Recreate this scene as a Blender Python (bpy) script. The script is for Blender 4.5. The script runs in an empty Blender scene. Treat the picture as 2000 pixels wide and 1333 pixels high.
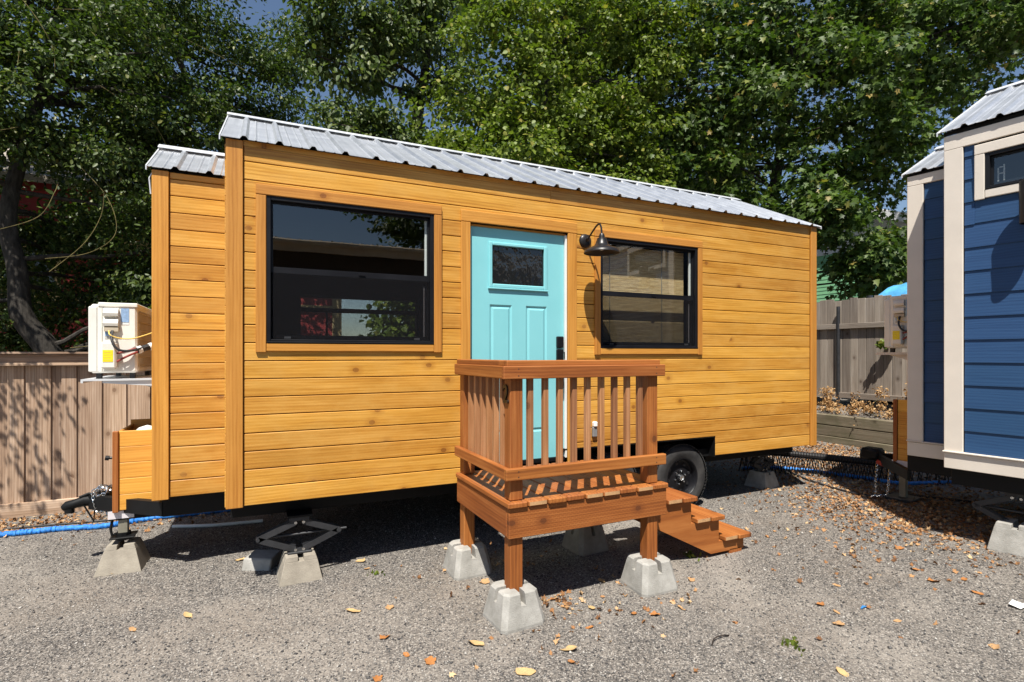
import bpy, bmesh, math, random
import numpy as np
from mathutils import Vector, Matrix
random.seed(7)
R = math.radians
scene = bpy.context.scene

# ------------------------------------------------------------------ camera, sky, sun, exposure
CAM = Vector((0.194, -4.267, 1.68))
cam_data = bpy.data.cameras.new('camera')
cam_data.sensor_width = 36.0
cam_data.lens = 19.0
cam_data.shift_y = 0.0128
cam_data.clip_end = 1000.0
cam_data.clip_start = 0.05
cam = bpy.data.objects.new('camera', cam_data)
scene.collection.objects.link(cam)
cam.location = CAM
cam.rotation_euler = (R(90), 0, R(-25.3))
scene.camera = cam

SUN = Vector((-0.65, -1.0, 2.1)).normalized()          # towards the sun
world = bpy.data.worlds.new('World')
scene.world = world
world.use_nodes = True
wt = world.node_tree
for n in list(wt.nodes):
    wt.nodes.remove(n)
sky = wt.nodes.new('ShaderNodeTexSky')
sky.sky_type = 'NISHITA'
sky.sun_disc = False
sky.sun_elevation = math.asin(SUN.z)
sky.sun_rotation = math.atan2(SUN.x, SUN.y) % (2 * math.pi)
sky.air_density = 1.0
sky.dust_density = 0.3
sky.ozone_density = 1.4
bg = wt.nodes.new('ShaderNodeBackground')
bg.inputs['Strength'].default_value = 0.066
wo = wt.nodes.new('ShaderNodeOutputWorld')
wt.links.new(sky.outputs[0], bg.inputs[0])
wt.links.new(bg.outputs[0], wo.inputs[0])

sun_data = bpy.data.lights.new('sun', 'SUN')
sun_data.energy = 5.0
sun_data.angle = R(0.53)
sun_data.color = (1.0, 0.955, 0.87)
sun = bpy.data.objects.new('sun', sun_data)
scene.collection.objects.link(sun)
sun.location = (0, 0, 20)
sun.rotation_euler = (-SUN).to_track_quat('-Z', 'Y').to_euler()

vs = scene.view_settings
vs.view_transform = 'Standard'
vs.look = 'None'
vs.exposure = 0.75
vs.gamma = 1.0
vs.use_curve_mapping = False
scene.cycles.max_bounces = 6
scene.cycles.transparent_max_bounces = 12
scene.cycles.use_adaptive_sampling = True
scene.cycles.use_denoising = True

# ------------------------------------------------------------------ materials
MATS = {}


class NT:
    """Small helper around a material's node tree."""
    def __init__(self, name):
        self.m = bpy.data.materials.new(name)
        self.m.use_nodes = True
        self.t = self.m.node_tree
        for n in list(self.t.nodes):
            self.t.nodes.remove(n)
        self.out = self.t.nodes.new('ShaderNodeOutputMaterial')
        MATS[name] = self.m

    def n(self, typ, **kw):
        nd = self.t.nodes.new(typ)
        for k, v in kw.items():
            if k.startswith('i_'):
                key = k[2:]
                nd.inputs[int(key) if key.isdigit() else key].default_value = v
            else:
                setattr(nd, k, v)
        return nd

    def l(self, a, b):
        self.t.links.new(a, b)

    def math(self, op, a, b=None, clamp=False):
        nd = self.t.nodes.new('ShaderNodeMath')
        nd.operation = op
        nd.use_clamp = clamp
        for i, v in enumerate((a, b)):
            if v is None:
                continue
            if isinstance(v, (int, float)):
                nd.inputs[i].default_value = v
            else:
                self.l(v, nd.inputs[i])
        return nd.outputs[0]

    def ramp(self, fac, stops, interp='LINEAR'):
        nd = self.t.nodes.new('ShaderNodeValToRGB')
        cr = nd.color_ramp
        cr.interpolation = interp
        while len(cr.elements) < len(stops):
            cr.elements.new(0.5)
        for e, (p, c) in zip(cr.elements, stops):
            e.position = p
            e.color = (c[0], c[1], c[2], 1) if hasattr(c, '__len__') else (c, c, c, 1)
        self.l(fac, nd.inputs[0])
        return nd.outputs[0]

    def mix(self, fac, a, b, blend='MIX'):
        nd = self.t.nodes.new('ShaderNodeMix')
        nd.data_type = 'RGBA'
        nd.blend_type = blend
        for i, v in ((0, fac), (6, a), (7, b)):
            if isinstance(v, (int, float)):
                nd.inputs[i].default_value = v
            elif isinstance(v, tuple):
                nd.inputs[i].default_value = (v[0], v[1], v[2], 1)
            else:
                self.l(v, nd.inputs[i])
        return nd.outputs[2]

    def noise(self, vec, scale, detail=4, rough=0.55, dist=0.0):
        nd = self.n('ShaderNodeTexNoise')
        nd.inputs['Scale'].default_value = scale
        nd.inputs['Detail'].default_value = detail
        nd.inputs['Roughness'].default_value = rough
        nd.inputs['Distortion'].default_value = dist
        if vec is not None:
            self.l(vec, nd.inputs['Vector'])
        return nd.outputs['Fac']

    def objvec(self, scale=(1, 1, 1), rnd=0.0):
        tc = self.n('ShaderNodeTexCoord')
        v = tc.outputs['Object']
        if rnd:
            oi = self.n('ShaderNodeObjectInfo')
            k = self.math('MULTIPLY', oi.outputs['Random'], rnd)
            cb = self.n('ShaderNodeCombineXYZ')
            self.l(k, cb.inputs[0]); self.l(k, cb.inputs[1]); self.l(k, cb.inputs[2])
            ad = self.n('ShaderNodeVectorMath', operation='ADD')
            self.l(v, ad.inputs[0]); self.l(cb.outputs[0], ad.inputs[1])
            v = ad.outputs[0]
        if scale != (1, 1, 1):
            mp = self.n('ShaderNodeVectorMath', operation='MULTIPLY')
            self.l(v, mp.inputs[0])
            mp.inputs[1].default_value = scale
            v = mp.outputs[0]
        return v

    def geopos(self, scale=(1, 1, 1)):
        g = self.n('ShaderNodeNewGeometry')
        v = g.outputs['Position']
        if scale != (1, 1, 1):
            mp = self.n('ShaderNodeVectorMath', operation='MULTIPLY')
            self.l(v, mp.inputs[0])
            mp.inputs[1].default_value = scale
            v = mp.outputs[0]
        return v

    def bsdf(self, color, rough=0.5, metal=0.0, spec=0.5, bump=None, bstr=0.3, bdist=0.01):
        b = self.n('ShaderNodeBsdfPrincipled')
        for key, v in (('Base Color', color), ('Roughness', rough), ('Metallic', metal), ('Specular IOR Level', spec)):
            if isinstance(v, (int, float)):
                b.inputs[key].default_value = v
            elif isinstance(v, tuple):
                b.inputs[key].default_value = (v[0], v[1], v[2], 1)
            else:
                self.l(v, b.inputs[key])
        if bump is not None:
            bp = self.n('ShaderNodeBump')
            bp.inputs['Strength'].default_value = bstr
            bp.inputs['Distance'].default_value = bdist
            self.l(bump, bp.inputs['Height'])
            self.l(bp.outputs[0], b.inputs['Normal'])
        self.l(b.outputs[0], self.out.inputs[0])
        return b


def wood(name, dark, mid, light, knot, knots=0.5, rough=0.5, vary=0.25, blotch=0.35, grain=1.0, spec=0.35, dirt=None, incise=False):
    """Plank wood: local X is the long axis of every plank."""
    t = NT(name)
    v = t.objvec((1, 1, 1), 41.0)

    def sc(s):
        mp = t.n('ShaderNodeVectorMath', operation='MULTIPLY')
        t.l(v, mp.inputs[0]); mp.inputs[1].default_value = s
        return mp.outputs[0]
    rings = t.noise(sc((0.55, 9, 9)), 1.6, 5, 0.6, 0.5)
    bands = t.n('ShaderNodeTexWave', wave_type='BANDS', bands_direction='Y')
    bands.inputs['Scale'].default_value = 5.0
    bands.inputs['Distortion'].default_value = 7.0
    bands.inputs['Detail'].default_value = 2.5
    bands.inputs['Detail Scale'].default_value = 0.9
    t.l(sc((0.22, 2.6, 2.6)), bands.inputs['Vector'])
    fibre = t.noise(sc((6, 170, 170)), 1.0, 3, 0.6)
    streak = t.noise(sc((0.7, 30, 30)), 1.0, 4, 0.65, 0.3)
    f = t.math('ADD', t.math('MULTIPLY', t.math('ADD', t.math('MULTIPLY', rings, 0.82), t.math('MULTIPLY', streak, 0.18)), 0.70), t.math('MULTIPLY', bands.outputs['Fac'], 0.10 * grain))
    f = t.math('ADD', f, t.math('MULTIPLY', fibre, 0.20))
    col = t.ramp(f, [(0.33, dark), (0.48, mid), (0.63, light)])
    # large soft blotches of uneven stain
    bl = t.noise(sc((1.1, 4.0, 4.0)), 1.6, 4, 0.6)
    col = t.mix(t.math('MULTIPLY', t.ramp(bl, [(0.42, 0.0), (0.75, 1.0)]), blotch), col, tuple(c * 0.72 for c in mid))
    # knots
    if knots > 0:
        vo = t.n('ShaderNodeTexVoronoi', feature='F1', voronoi_dimensions='2D')
        vo.inputs['Scale'].default_value = 1.0
        t.l(sc((3.3, 4.4, 0.2)), vo.inputs['Vector'])
        sep = t.n('ShaderNodeSeparateColor')
        t.l(vo.outputs['Color'], sep.inputs[0])
        keep = t.math('LESS_THAN', sep.outputs[0], knots)
        core = t.ramp(vo.outputs['Distance'], [(0.030, 0.75), (0.050, 0.55), (0.062, 0.95), (0.085, 0.0)])
        halo = t.ramp(vo.outputs['Distance'], [(0.06, 0.75), (0.24, 0.0)])
        col = t.mix(t.math('MULTIPLY', halo, keep), col, dark)
        col = t.mix(t.math('MULTIPLY', t.math('MULTIPLY', core, keep), 0.85), col, knot)
    oi = t.n('ShaderNodeObjectInfo')
    val = t.math('ADD', t.math('MULTIPLY', oi.outputs['Random'], vary), 1.0 - vary / 2)
    hs = t.n('ShaderNodeHueSaturation')
    hs.inputs['Saturation'].default_value = 1.0
    t.l(val, hs.inputs['Value'])
    t.l(t.math('ADD', t.math('MULTIPLY', oi.outputs['Random'], 0.007), 0.4965), hs.inputs['Hue'])
    t.l(col, hs.inputs['Color'])
    col = hs.outputs[0]
    if dirt:
        d = t.noise(t.geopos((1.2, 1.2, 2.6)), 2.0, 5, 0.65)
        col = t.mix(t.ramp(d, [(0.47, 0.0), (0.72, 0.6)]), col, dirt)
    if incise:      # rows of short knife slits left by pressure treatment
        tc = t.n('ShaderNodeTexCoord')
        bk = t.n('ShaderNodeTexBrick')
        bk.inputs['Scale'].default_value = 1.0
        bk.inputs['Brick Width'].default_value = 0.030
        bk.inputs['Row Height'].default_value = 0.0125
        bk.inputs['Mortar Size'].default_value = 0.0046
        bk.inputs['Mortar Smooth'].default_value = 0.3
        t.l(tc.outputs['Object'], bk.inputs['Vector'])
        slit = t.math('SUBTRACT', 1.0, bk.outputs['Fac'])
        col = t.mix(t.math('MULTIPLY', slit, 0.55), col, dark)
    rg = t.math('ADD', t.math('MULTIPLY', fibre, 0.25), rough - 0.12)
    t.bsdf(col, rg, 0, spec, t.math('ADD', t.math('MULTIPLY', fibre, 0.5), t.math('MULTIPLY', f, 0.5)), 0.35, 0.004)
    return t.m


def plain(name, color, rough=0.5, metal=0.0, spec=0.5, vary=0.12, scale=6.0, bstr=0.15, bdist=0.003, dirt=None, dscale=3.0):
    t = NT(name)
    v = t.objvec()
    a = t.noise(v, scale, 5, 0.6)
    dk = tuple(c * (1 - vary) for c in color)
    lt = tuple(min(1, c * (1 + vary)) for c in color)
    col = t.ramp(a, [(0.3, dk), (0.7, lt)])
    if dirt:
        d = t.noise(v, dscale, 6, 0.7)
        col = t.mix(t.ramp(d, [(0.5, 0.0), (0.78, 0.75)]), col, dirt)
    fine = t.noise(v, scale * 18, 2, 0.5)
    t.bsdf(col, t.math('ADD', t.math('MULTIPLY', a, 0.2), rough - 0.1), metal, spec, fine, bstr, bdist)
    return t.m


M = {}
M['siding'] = wood('honey_stained_pine', (0.36, 0.145, 0.021), (0.535, 0.252, 0.040), (0.645, 0.342, 0.076), (0.17, 0.058, 0.014), 0.22, 0.36, 0.27, 0.55, dirt=(0.60, 0.335, 0.085))
M['trim'] = wood('honey_trim_pine', (0.36, 0.140, 0.022), (0.49, 0.212, 0.038), (0.57, 0.265, 0.055), (0.16, 0.05, 0.012), 0.10, 0.45, 0.16, 0.3)
M['box'] = wood('pale_box_pine', (0.55, 0.24, 0.035), (0.69, 0.33, 0.055), (0.76, 0.40, 0.075), (0.25, 0.08, 0.015), 0.12, 0.45, 0.12, 0.2)
M['deck'] = wood('redwood_stained_lumber', (0.17, 0.048, 0.011), (0.30, 0.094, 0.020), (0.39, 0.142, 0.036), (0.085, 0.030, 0.012), 0.26, 0.6, 0.20, 0.45)
M['rim'] = wood('incised_treated_lumber', (0.17, 0.048, 0.011), (0.30, 0.094, 0.020), (0.38, 0.136, 0.034), (0.07, 0.024, 0.010), 0.5, 0.6, 0.10, 0.6, incise=True)
M['baluster'] = wood('weathered_baluster', (0.22, 0.090, 0.036), (0.34, 0.152, 0.064), (0.46, 0.235, 0.115), (0.12, 0.05, 0.02), 0.05, 0.65, 0.35, 0.3)
M['fence'] = wood('weathered_cedar', (0.22, 0.140, 0.090), (0.37, 0.250, 0.172), (0.52, 0.385, 0.285), (0.14, 0.08, 0.05), 0.20, 0.75, 0.55, 0.4, 0.9, 0.2)
M['fence_grey'] = wood('grey_weathered_fence', (0.17, 0.135, 0.11), (0.27, 0.225, 0.185), (0.36, 0.31, 0.265), (0.10, 0.07, 0.05), 0.16, 0.8, 0.6, 0.5, 0.9, 0.2)
M['timber'] = wood('old_retaining_timber', (0.10, 0.08, 0.055), (0.165, 0.135, 0.095), (0.23, 0.195, 0.14), (0.06, 0.045, 0.03), 0.05, 0.85, 0.25, 0.5, 1.0, 0.15, dirt=(0.07, 0.075, 0.035))
M['blue'] = wood('blue_fibre_cement', (0.0125, 0.047, 0.124), (0.015, 0.055, 0.142), (0.019, 0.065, 0.16), (0, 0, 0), 0, 0.55, 0.10, 0.1, 2.0, 0.4)
M['cream'] = plain('cream_painted_trim', (0.65, 0.585, 0.51), 0.55, 0, 0.4, 0.05, 4.0, 0.25, 0.002)
M['black'] = plain('black_vinyl_frame', (0.008, 0.008, 0.010), 0.42, 0, 0.25, 0.2, 5, 0.05)
M['steel_black'] = plain('black_trailer_steel', (0.006, 0.006, 0.0065), 0.55, 0, 0.2, 0.25, 9, 0.2, 0.002)
M['jack_steel'] = plain('grey_black_jack_steel', (0.035, 0.036, 0.04), 0.5, 0.3, 0.5, 0.25, 12, 0.2, 0.002)
M['interior'] = plain('shade_dark_interior', (0.028, 0.025, 0.022), 0.9, 0, 0.2)  # near-black colour stands in for the darkness of the unlit room
M['bulb_dark'] = plain('bronze_black_lamp', (0.018, 0.016, 0.016), 0.38, 0.2, 0.5, 0.15, 6, 0.05)
M['white'] = plain('white_vinyl', (0.78, 0.78, 0.76), 0.4, 0, 0.5, 0.04, 5, 0.05)
M['ac'] = plain('ivory_cabinet_paint', (0.74, 0.72, 0.66), 0.38, 0, 0.5, 0.05, 3, 0.05, dirt=(0.52, 0.47, 0.38), dscale=2.2)
M['ac_grille'] = plain('tan_grille', (0.45, 0.38, 0.28), 0.5)  # even tan for the coil guard and cable entry
M['label_blue'] = plain('pale_blue_label', (0.25, 0.38, 0.58), 0.5, 0, 0.4, 0.25, 40, 0.0)
M['label_grey'] = plain('grey_printed_label', (0.42, 0.41, 0.38), 0.5, 0, 0.4, 0.35, 60, 0.0)
M['yellow'] = plain('yellow_sticker', (0.85, 0.68, 0.015), 0.45, 0, 0.4, 0.06, 30, 0.0)
M['copper'] = plain('red_copper_line', (0.25, 0.04, 0.03), 0.45, 0.2)
M['wire_yellow'] = plain('yellow_cable', (0.75, 0.52, 0.12), 0.5)
M['rubber'] = plain('black_rubber_cable', (0.012, 0.012, 0.014), 0.55)
M['chrome'] = plain('chain_zinc', (0.62, 0.64, 0.66), 0.25, 1.0)
M['jack_post'] = plain('tan_grey_jack_post', (0.24, 0.22, 0.17), 0.5, 0.2, 0.5, 0.2, 10, 0.1)
M['tape'] = plain('foil_tape_label', (0.68, 0.64, 0.66), 0.45, 0.1)
M['hose'] = plain('bright_blue_hose', (0.02, 0.19, 0.62), 0.45, 0, 0.5, 0.45, 35, 0.5, 0.006, dirt=(0.10, 0.42, 0.82), dscale=30)
M['sewer'] = plain('black_corrugated_hose', (0.012, 0.011, 0.012), 0.5)
M['red_cap'] = plain('dull_red_fitting', (0.30, 0.03, 0.02), 0.45)
M['tarp'] = plain('blue_tarpaulin', (0.10, 0.38, 0.68), 0.33, 0, 0.5, 0.3, 4, 0.4, 0.01)
M['darkbin'] = plain('dark_grill_cover', (0.015, 0.017, 0.02), 0.6)
M['red_wall'] = plain('barn_red_siding', (0.36, 0.045, 0.045), 0.6, 0, 0.3, 0.1)
M['yellow_trim'] = plain('cream_house_trim', (0.66, 0.50, 0.26), 0.6, 0, 0.3, 0.06)
M['green_wall'] = plain('mint_green_siding', (0.20, 0.44, 0.24), 0.6, 0, 0.3, 0.08)
M['white_paint'] = plain('white_house_paint', (0.72, 0.73, 0.74), 0.55, 0, 0.4, 0.05)
M['shingle'] = plain('tan_grey_shingles', (0.34, 0.30, 0.25), 0.9, 0, 0.2, 0.35, 22, 0.6, 0.01)
M['tan_wall'] = plain('brown_shed_wall', (0.10, 0.075, 0.055), 0.8, 0, 0.3, 0.1)
M['soffit'] = plain('tan_soffit', (0.74, 0.58, 0.38), 0.6, 0, 0.4, 0.1)
M['number'] = plain('black_house_number', (0.008, 0.008, 0.008), 0.4)
M['print_grey'] = plain('faded_white_print', (0.30, 0.30, 0.32), 0.6)
M['outlet'] = plain('grey_outlet_cover', (0.20, 0.20, 0.20), 0.35)
M['paper'] = plain('white_paper_scrap', (0.75, 0.74, 0.70), 0.7)
M['blue_scrap'] = plain('blue_plastic_scrap', (0.03, 0.2, 0.5), 0.5)


def mk_door():
    t = NT('aqua_door_paint')
    v = t.objvec()
    a = t.noise(v, 3, 3)
    col = t.ramp(a, [(0.3, (0.205, 0.535, 0.575)), (0.7, (0.225, 0.565, 0.605))])
    t.bsdf(col, 0.42, 0, 0.5, t.noise(t.objvec((4, 90, 8)), 3, 3), 0.04, 0.002)
    return t.m


M['aqua'] = mk_door()


def mk_roof():
    t = NT('galvalume_roof_metal')
    v = t.objvec()
    a = t.noise(t.objvec((1, 3, 3)), 2.2, 5, 0.6)
    st = t.noise(t.objvec((55, 1.2, 1.2)), 1, 4, 0.6)
    f = t.math('ADD', t.math('MULTIPLY', a, 0.55), t.math('MULTIPLY', st, 0.45))
    col = t.ramp(f, [(0.3, (0.60, 0.62, 0.65)), (0.7, (0.76, 0.775, 0.80))])
    sp = t.noise(v, 90, 2, 0.5)
    t.bsdf(col, t.math('ADD', t.math('MULTIPLY', f, 0.22), 0.30), 0.85, 0.5, t.math('ADD', t.math('MULTIPLY', a, 1.0), t.math('MULTIPLY', sp, 0.02)), 0.12, 0.02)
    return t.m


M['roof'] = mk_roof()
M['roof_white'] = plain('pale_metal_flashing', (0.72, 0.73, 0.75), 0.38, 0.35, 0.5, 0.08, 3, 0.1)


def mk_glass():
    t = NT('window_glass')
    tr = t.n('ShaderNodeBsdfTransparent')
    tr.inputs[0].default_value = (0.93, 0.95, 0.95, 1)
    gl = t.n('ShaderNodeBsdfGlossy')
    gl.inputs['Roughness'].default_value = 0.0
    gl.inputs[0].default_value = (1, 1, 1, 1)
    fr = t.n('ShaderNodeFresnel')
    fr.inputs[0].default_value = 1.95
    nz = t.noise(t.objvec(), 1.6, 2, 0.4)
    bp = t.n('ShaderNodeBump')
    bp.inputs['Strength'].default_value = 0.02
    bp.inputs['Distance'].default_value = 0.05
    t.l(nz, bp.inputs['Height'])
    t.l(bp.outputs[0], gl.inputs['Normal'])
    mx = t.n('ShaderNodeMixShader')
    bf = t.n('ShaderNodeNewGeometry')
    t.l(t.math('MULTIPLY', fr.outputs[0], t.math('SUBTRACT', 1.0, bf.outputs['Backfacing'])), mx.inputs[0]); t.l(tr.outputs[0], mx.inputs[1]); t.l(gl.outputs[0], mx.inputs[2])
    t.l(mx.outputs[0], t.out.inputs[0])
    return t.m


M['glass'] = mk_glass()


def mk_textured_glass():
    t = NT('rippled_door_glass')
    nz = t.noise(t.objvec((1, 1, 0.6)), 17, 2, 0.5)
    b = t.bsdf((0.012, 0.013, 0.014), 0.04, 0, 0.8, nz, 0.25, 0.02)
    return t.m


M['door_glass'] = mk_textured_glass()


def mk_screen():
    t = NT('insect_screen')
    tr = t.n('ShaderNodeBsdfTransparent')
    df = t.n('ShaderNodeBsdfDiffuse')
    df.inputs[0].default_value = (0.014, 0.014, 0.016, 1)
    mx = t.n('ShaderNodeMixShader')
    ck = t.n('ShaderNodeTexChecker')
    ck.inputs['Scale'].default_value = 900
    mx.inputs[0].default_value = 0.38
    t.l(tr.outputs[0], mx.inputs[1]); t.l(df.outputs[0], mx.inputs[2])
    t.l(mx.outputs[0], t.out.inputs[0])
    return t.m


M['screen'] = mk_screen()


def mk_concrete(name, c, dark):
    t = NT(name)
    v = t.objvec()
    a = t.noise(v, 7, 6, 0.65)
    vo = t.n('ShaderNodeTexVoronoi'); vo.inputs['Scale'].default_value = 90
    t.l(v, vo.inputs['Vector'])
    pits = t.ramp(vo.outputs['Distance'], [(0.05, 0.0), (0.22, 1.0)])
    col = t.ramp(a, [(0.32, dark), (0.62, c)])
    fine = t.noise(v, 160, 2, 0.6)
    col = t.mix(t.math('MULTIPLY', fine, 0.35), col, tuple(x * 0.6 for x in c))
    t.bsdf(col, 0.92, 0, 0.2, t.math('ADD', t.math('MULTIPLY', pits, 0.4), t.math('ADD', a, fine)), 0.6, 0.006)
    return t.m


M['concrete'] = mk_concrete('pale_cast_concrete', (0.43, 0.415, 0.385), (0.26, 0.25, 0.225))
M['concrete_tan'] = mk_concrete('tan_dusty_and_shade_concrete', (0.37, 0.33, 0.27), (0.25, 0.22, 0.18))


def mk_ground():
    t = NT('compacted_gravel')
    p = t.geopos()
    vo = t.n('ShaderNodeTexVoronoi'); vo.inputs['Scale'].default_value = 125
    t.l(p, vo.inputs['Vector'])
    sep = t.n('ShaderNodeSeparateColor'); t.l(vo.outputs['Color'], sep.inputs[0])
    stone = t.ramp(sep.outputs[0], [(0.0, (0.035, 0.034, 0.035)), (0.25, (0.10, 0.094, 0.09)), (0.55, (0.205, 0.19, 0.176)), (0.78, (0.30, 0.272, 0.242)), (0.93, (0.44, 0.41, 0.372)), (1.0, (0.60, 0.57, 0.53))])
    vo2 = t.n('ShaderNodeTexVoronoi'); vo2.inputs['Scale'].default_value = 46
    t.l(p, vo2.inputs['Vector'])
    sep2 = t.n('ShaderNodeSeparateColor'); t.l(vo2.outputs['Color'], sep2.inputs[0])
    stone2 = t.ramp(sep2.outputs[1], [(0.0, (0.094, 0.094, 0.099)), (0.5, (0.173, 0.16, 0.148)), (1.0, (0.302, 0.27, 0.238))])
    stone = t.mix(0.22, stone, stone2)
    edge = t.ramp(vo.outputs['Distance'], [(0.25, 1.0), (0.62, 0.6)])
    stone = t.mix(0.6, stone, t.mix(1.0, stone, edge, 'MULTIPLY'))
    # dusty fines where tyres and feet have packed the surface
    d1 = t.noise(p, 0.42, 5, 0.62)
    d2 = t.noise(p, 2.6, 4, 0.6)
    dust = t.math('MULTIPLY', t.ramp(d1, [(0.48, 0.0), (0.62, 1.0)]), t.ramp(d2, [(0.35, 0.25), (0.7, 1.0)]))
    col = t.mix(t.math('MULTIPLY', dust, 0.72), stone, (0.344, 0.314, 0.28))
    col = t.mix(t.math('MULTIPLY', t.ramp(t.noise(p, 0.9, 4), [(0.52, 0.0), (0.75, 1.0)]), 0.35), col, (0.16, 0.125, 0.095))
    col = t.mix(1.0, col, (0.93, 0.91, 0.885), 'MULTIPLY')
    hh = t.math('ADD', t.math('MULTIPLY', t.math('SUBTRACT', 1.0, vo.outputs['Distance']), 0.6), t.math('MULTIPLY', sep2.outputs[0], 0.5))
    t.bsdf(col, 0.95, 0, 0.2, hh, 0.8, 0.008)
    return t.m


M['ground'] = mk_ground()


def mk_island(name, stops, rough=0.8, spec=0.2, trans=None, sat=None, bump=False):
    """Colour differs from piece to piece (leaf, pebble)."""
    t = NT(name)
    g = t.n('ShaderNodeNewGeometry')
    rnd = g.outputs['Random Per Island']
    col = t.ramp(rnd, stops)
    if trans is None:
        t.bsdf(col, rough, 0, spec)
        return t.m
    big = t.noise(t.geopos(), 0.9, 3, 0.5)
    col = t.mix(t.math('MULTIPLY', t.ramp(big, [(0.35, 0.0), (0.7, 1.0)]), 0.35), col, sat)
    b = t.bsdf(col, rough, 0, spec)
    tl = t.n('ShaderNodeBsdfTranslucent')
    t.l(t.mix(1.0, col, trans, 'MULTIPLY'), tl.inputs[0])
    ad = t.n('ShaderNodeMixShader')
    ad.inputs[0].default_value = 0.24
    t.l(b.outputs[0], ad.inputs[1]); t.l(tl.outputs[0], ad.inputs[2])
    t.l(ad.outputs[0], t.out.inputs[0])
    return t.m


M['pebble'] = mk_island('gravel_stones', [(0.0, (0.035, 0.034, 0.036)), (0.3, (0.10, 0.096, 0.095)), (0.6, (0.20, 0.186, 0.172)), (0.85, (0.32, 0.293, 0.262)), (1.0, (0.48, 0.455, 0.42))], 0.9, 0.25)
M['litter'] = mk_island('dry_leaf_litter', [(0.0, (0.12, 0.058, 0.028)), (0.4, (0.28, 0.135, 0.055)), (0.75, (0.40, 0.225, 0.105)), (1.0, (0.52, 0.37, 0.21))], 0.8, 0.2)
M['leaf_yellow'] = plain('dry_yellow_leaf', (0.50, 0.34, 0.16), 0.7, 0, 0.25, 0.25, 20, 0.4, 0.004)
M['leaf_orange'] = plain('dry_orange_leaf', (0.38, 0.16, 0.05), 0.7, 0, 0.25, 0.3, 20, 0.4, 0.004)
M['leaf_tan'] = plain('dry_tan_leaf', (0.42, 0.25, 0.12), 0.75, 0, 0.25, 0.3, 20, 0.4, 0.004)
YG = (1.6, 1.9, 0.7)
M['fol_holly'] = mk_island('dark_glossy_foliage', [(0.0, (0.016, 0.032, 0.008)), (0.5, (0.038, 0.066, 0.014)), (0.9, (0.085, 0.120, 0.024)), (1.0, (0.17, 0.17, 0.045))], 0.45, 0.28, YG, (0.055, 0.075, 0.02))
M['fol_lime'] = mk_island('bright_green_foliage', [(0.0, (0.035, 0.066, 0.010)), (0.5, (0.095, 0.140, 0.018)), (0.93, (0.175, 0.22, 0.034)), (1.0, (0.30, 0.25, 0.06))], 0.48, 0.25, YG, (0.14, 0.16, 0.022))
M['fol_maple'] = mk_island('maple_foliage', [(0.0, (0.020, 0.042, 0.010)), (0.5, (0.045, 0.082, 0.016)), (0.9, (0.090, 0.14, 0.028)), (0.97, (0.19, 0.20, 0.05)), (1.0, (0.30, 0.20, 0.06))], 0.46, 0.25, YG, (0.09, 0.12, 0.022))
M['fol_far'] = mk_island('olive_crown_foliage', [(0.0, (0.035, 0.062, 0.018)), (0.6, (0.072, 0.112, 0.028)), (1.0, (0.15, 0.17, 0.055))], 0.5, 0.35, YG, (0.10, 0.115, 0.03))
M['fol_dry'] = mk_island('dried_vine_leaves', [(0.0, (0.20, 0.11, 0.05)), (0.5, (0.42, 0.26, 0.12)), (1.0, (0.62, 0.45, 0.25))], 0.75, 0.2, (1.2, 1.1, 0.8), (0.42, 0.22, 0.08))


def mk_bark(name, c, d):
    t = NT(name)
    v = t.geopos((9, 9, 2.0))
    a = t.noise(v, 2.2, 6, 0.65)
    col = t.ramp(a, [(0.35, d), (0.65, c)])
    t.bsdf(col, 0.9, 0, 0.2, a, 0.7, 0.03)
    return t.m


M['bark'] = mk_bark('grey_bark', (0.065, 0.058, 0.05), (0.022, 0.019, 0.016))
M['bark_dark'] = mk_bark('dark_bark', (0.07, 0.055, 0.045), (0.025, 0.02, 0.017))
M['twig'] = mk_bark('yellow_green_twig', (0.20, 0.165, 0.065), (0.09, 0.075, 0.03))


def mk_bamboo():
    t = NT('bamboo_slat')
    v = t.objvec((1, 1, 1), 13)
    a = t.noise(v, 9, 4, 0.6)
    col = t.ramp(a, [(0.3, (0.52, 0.34, 0.15)), (0.7, (0.78, 0.58, 0.32))])
    t.bsdf(col, 0.6, 0, 0.3)
    return t.m


M['bamboo'] = mk_bamboo()


def mk_tyre():
    t = NT('dusty_tyre_rubber')
    a = t.noise(t.objvec(), 6, 5, 0.6)
    col = t.ramp(a, [(0.35, (0.018, 0.018, 0.019)), (0.75, (0.055, 0.052, 0.05))])
    t.bsdf(col, 0.75, 0, 0.35, t.noise(t.objvec(), 60, 2), 0.2, 0.003)
    return t.m


M['tyre'] = mk_tyre()

# ------------------------------------------------------------------ geometry helpers
COL = scene.collection


def link(o, parent=None):
    COL.objects.link(o)
    if parent is not None:
        o.parent = parent
        if parent.type != 'EMPTY':
            o.matrix_parent_inverse = parent.matrix_basis.inverted()
    return o


def tag(o, label=None, cat=None, group=None, kind=None):
    if label: o['label'] = label
    if cat: o['category'] = cat
    if group: o['group'] = group
    if kind: o['kind'] = kind
    return o


def thing(name, loc, label, cat, rz=0.0, group=None):
    o = bpy.data.objects.new(name, None)
    o.empty_display_size = 0.2
    o.location = loc
    o.rotation_euler = (0, 0, rz)
    link(o)
    return tag(o, label, cat, group)


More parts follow.
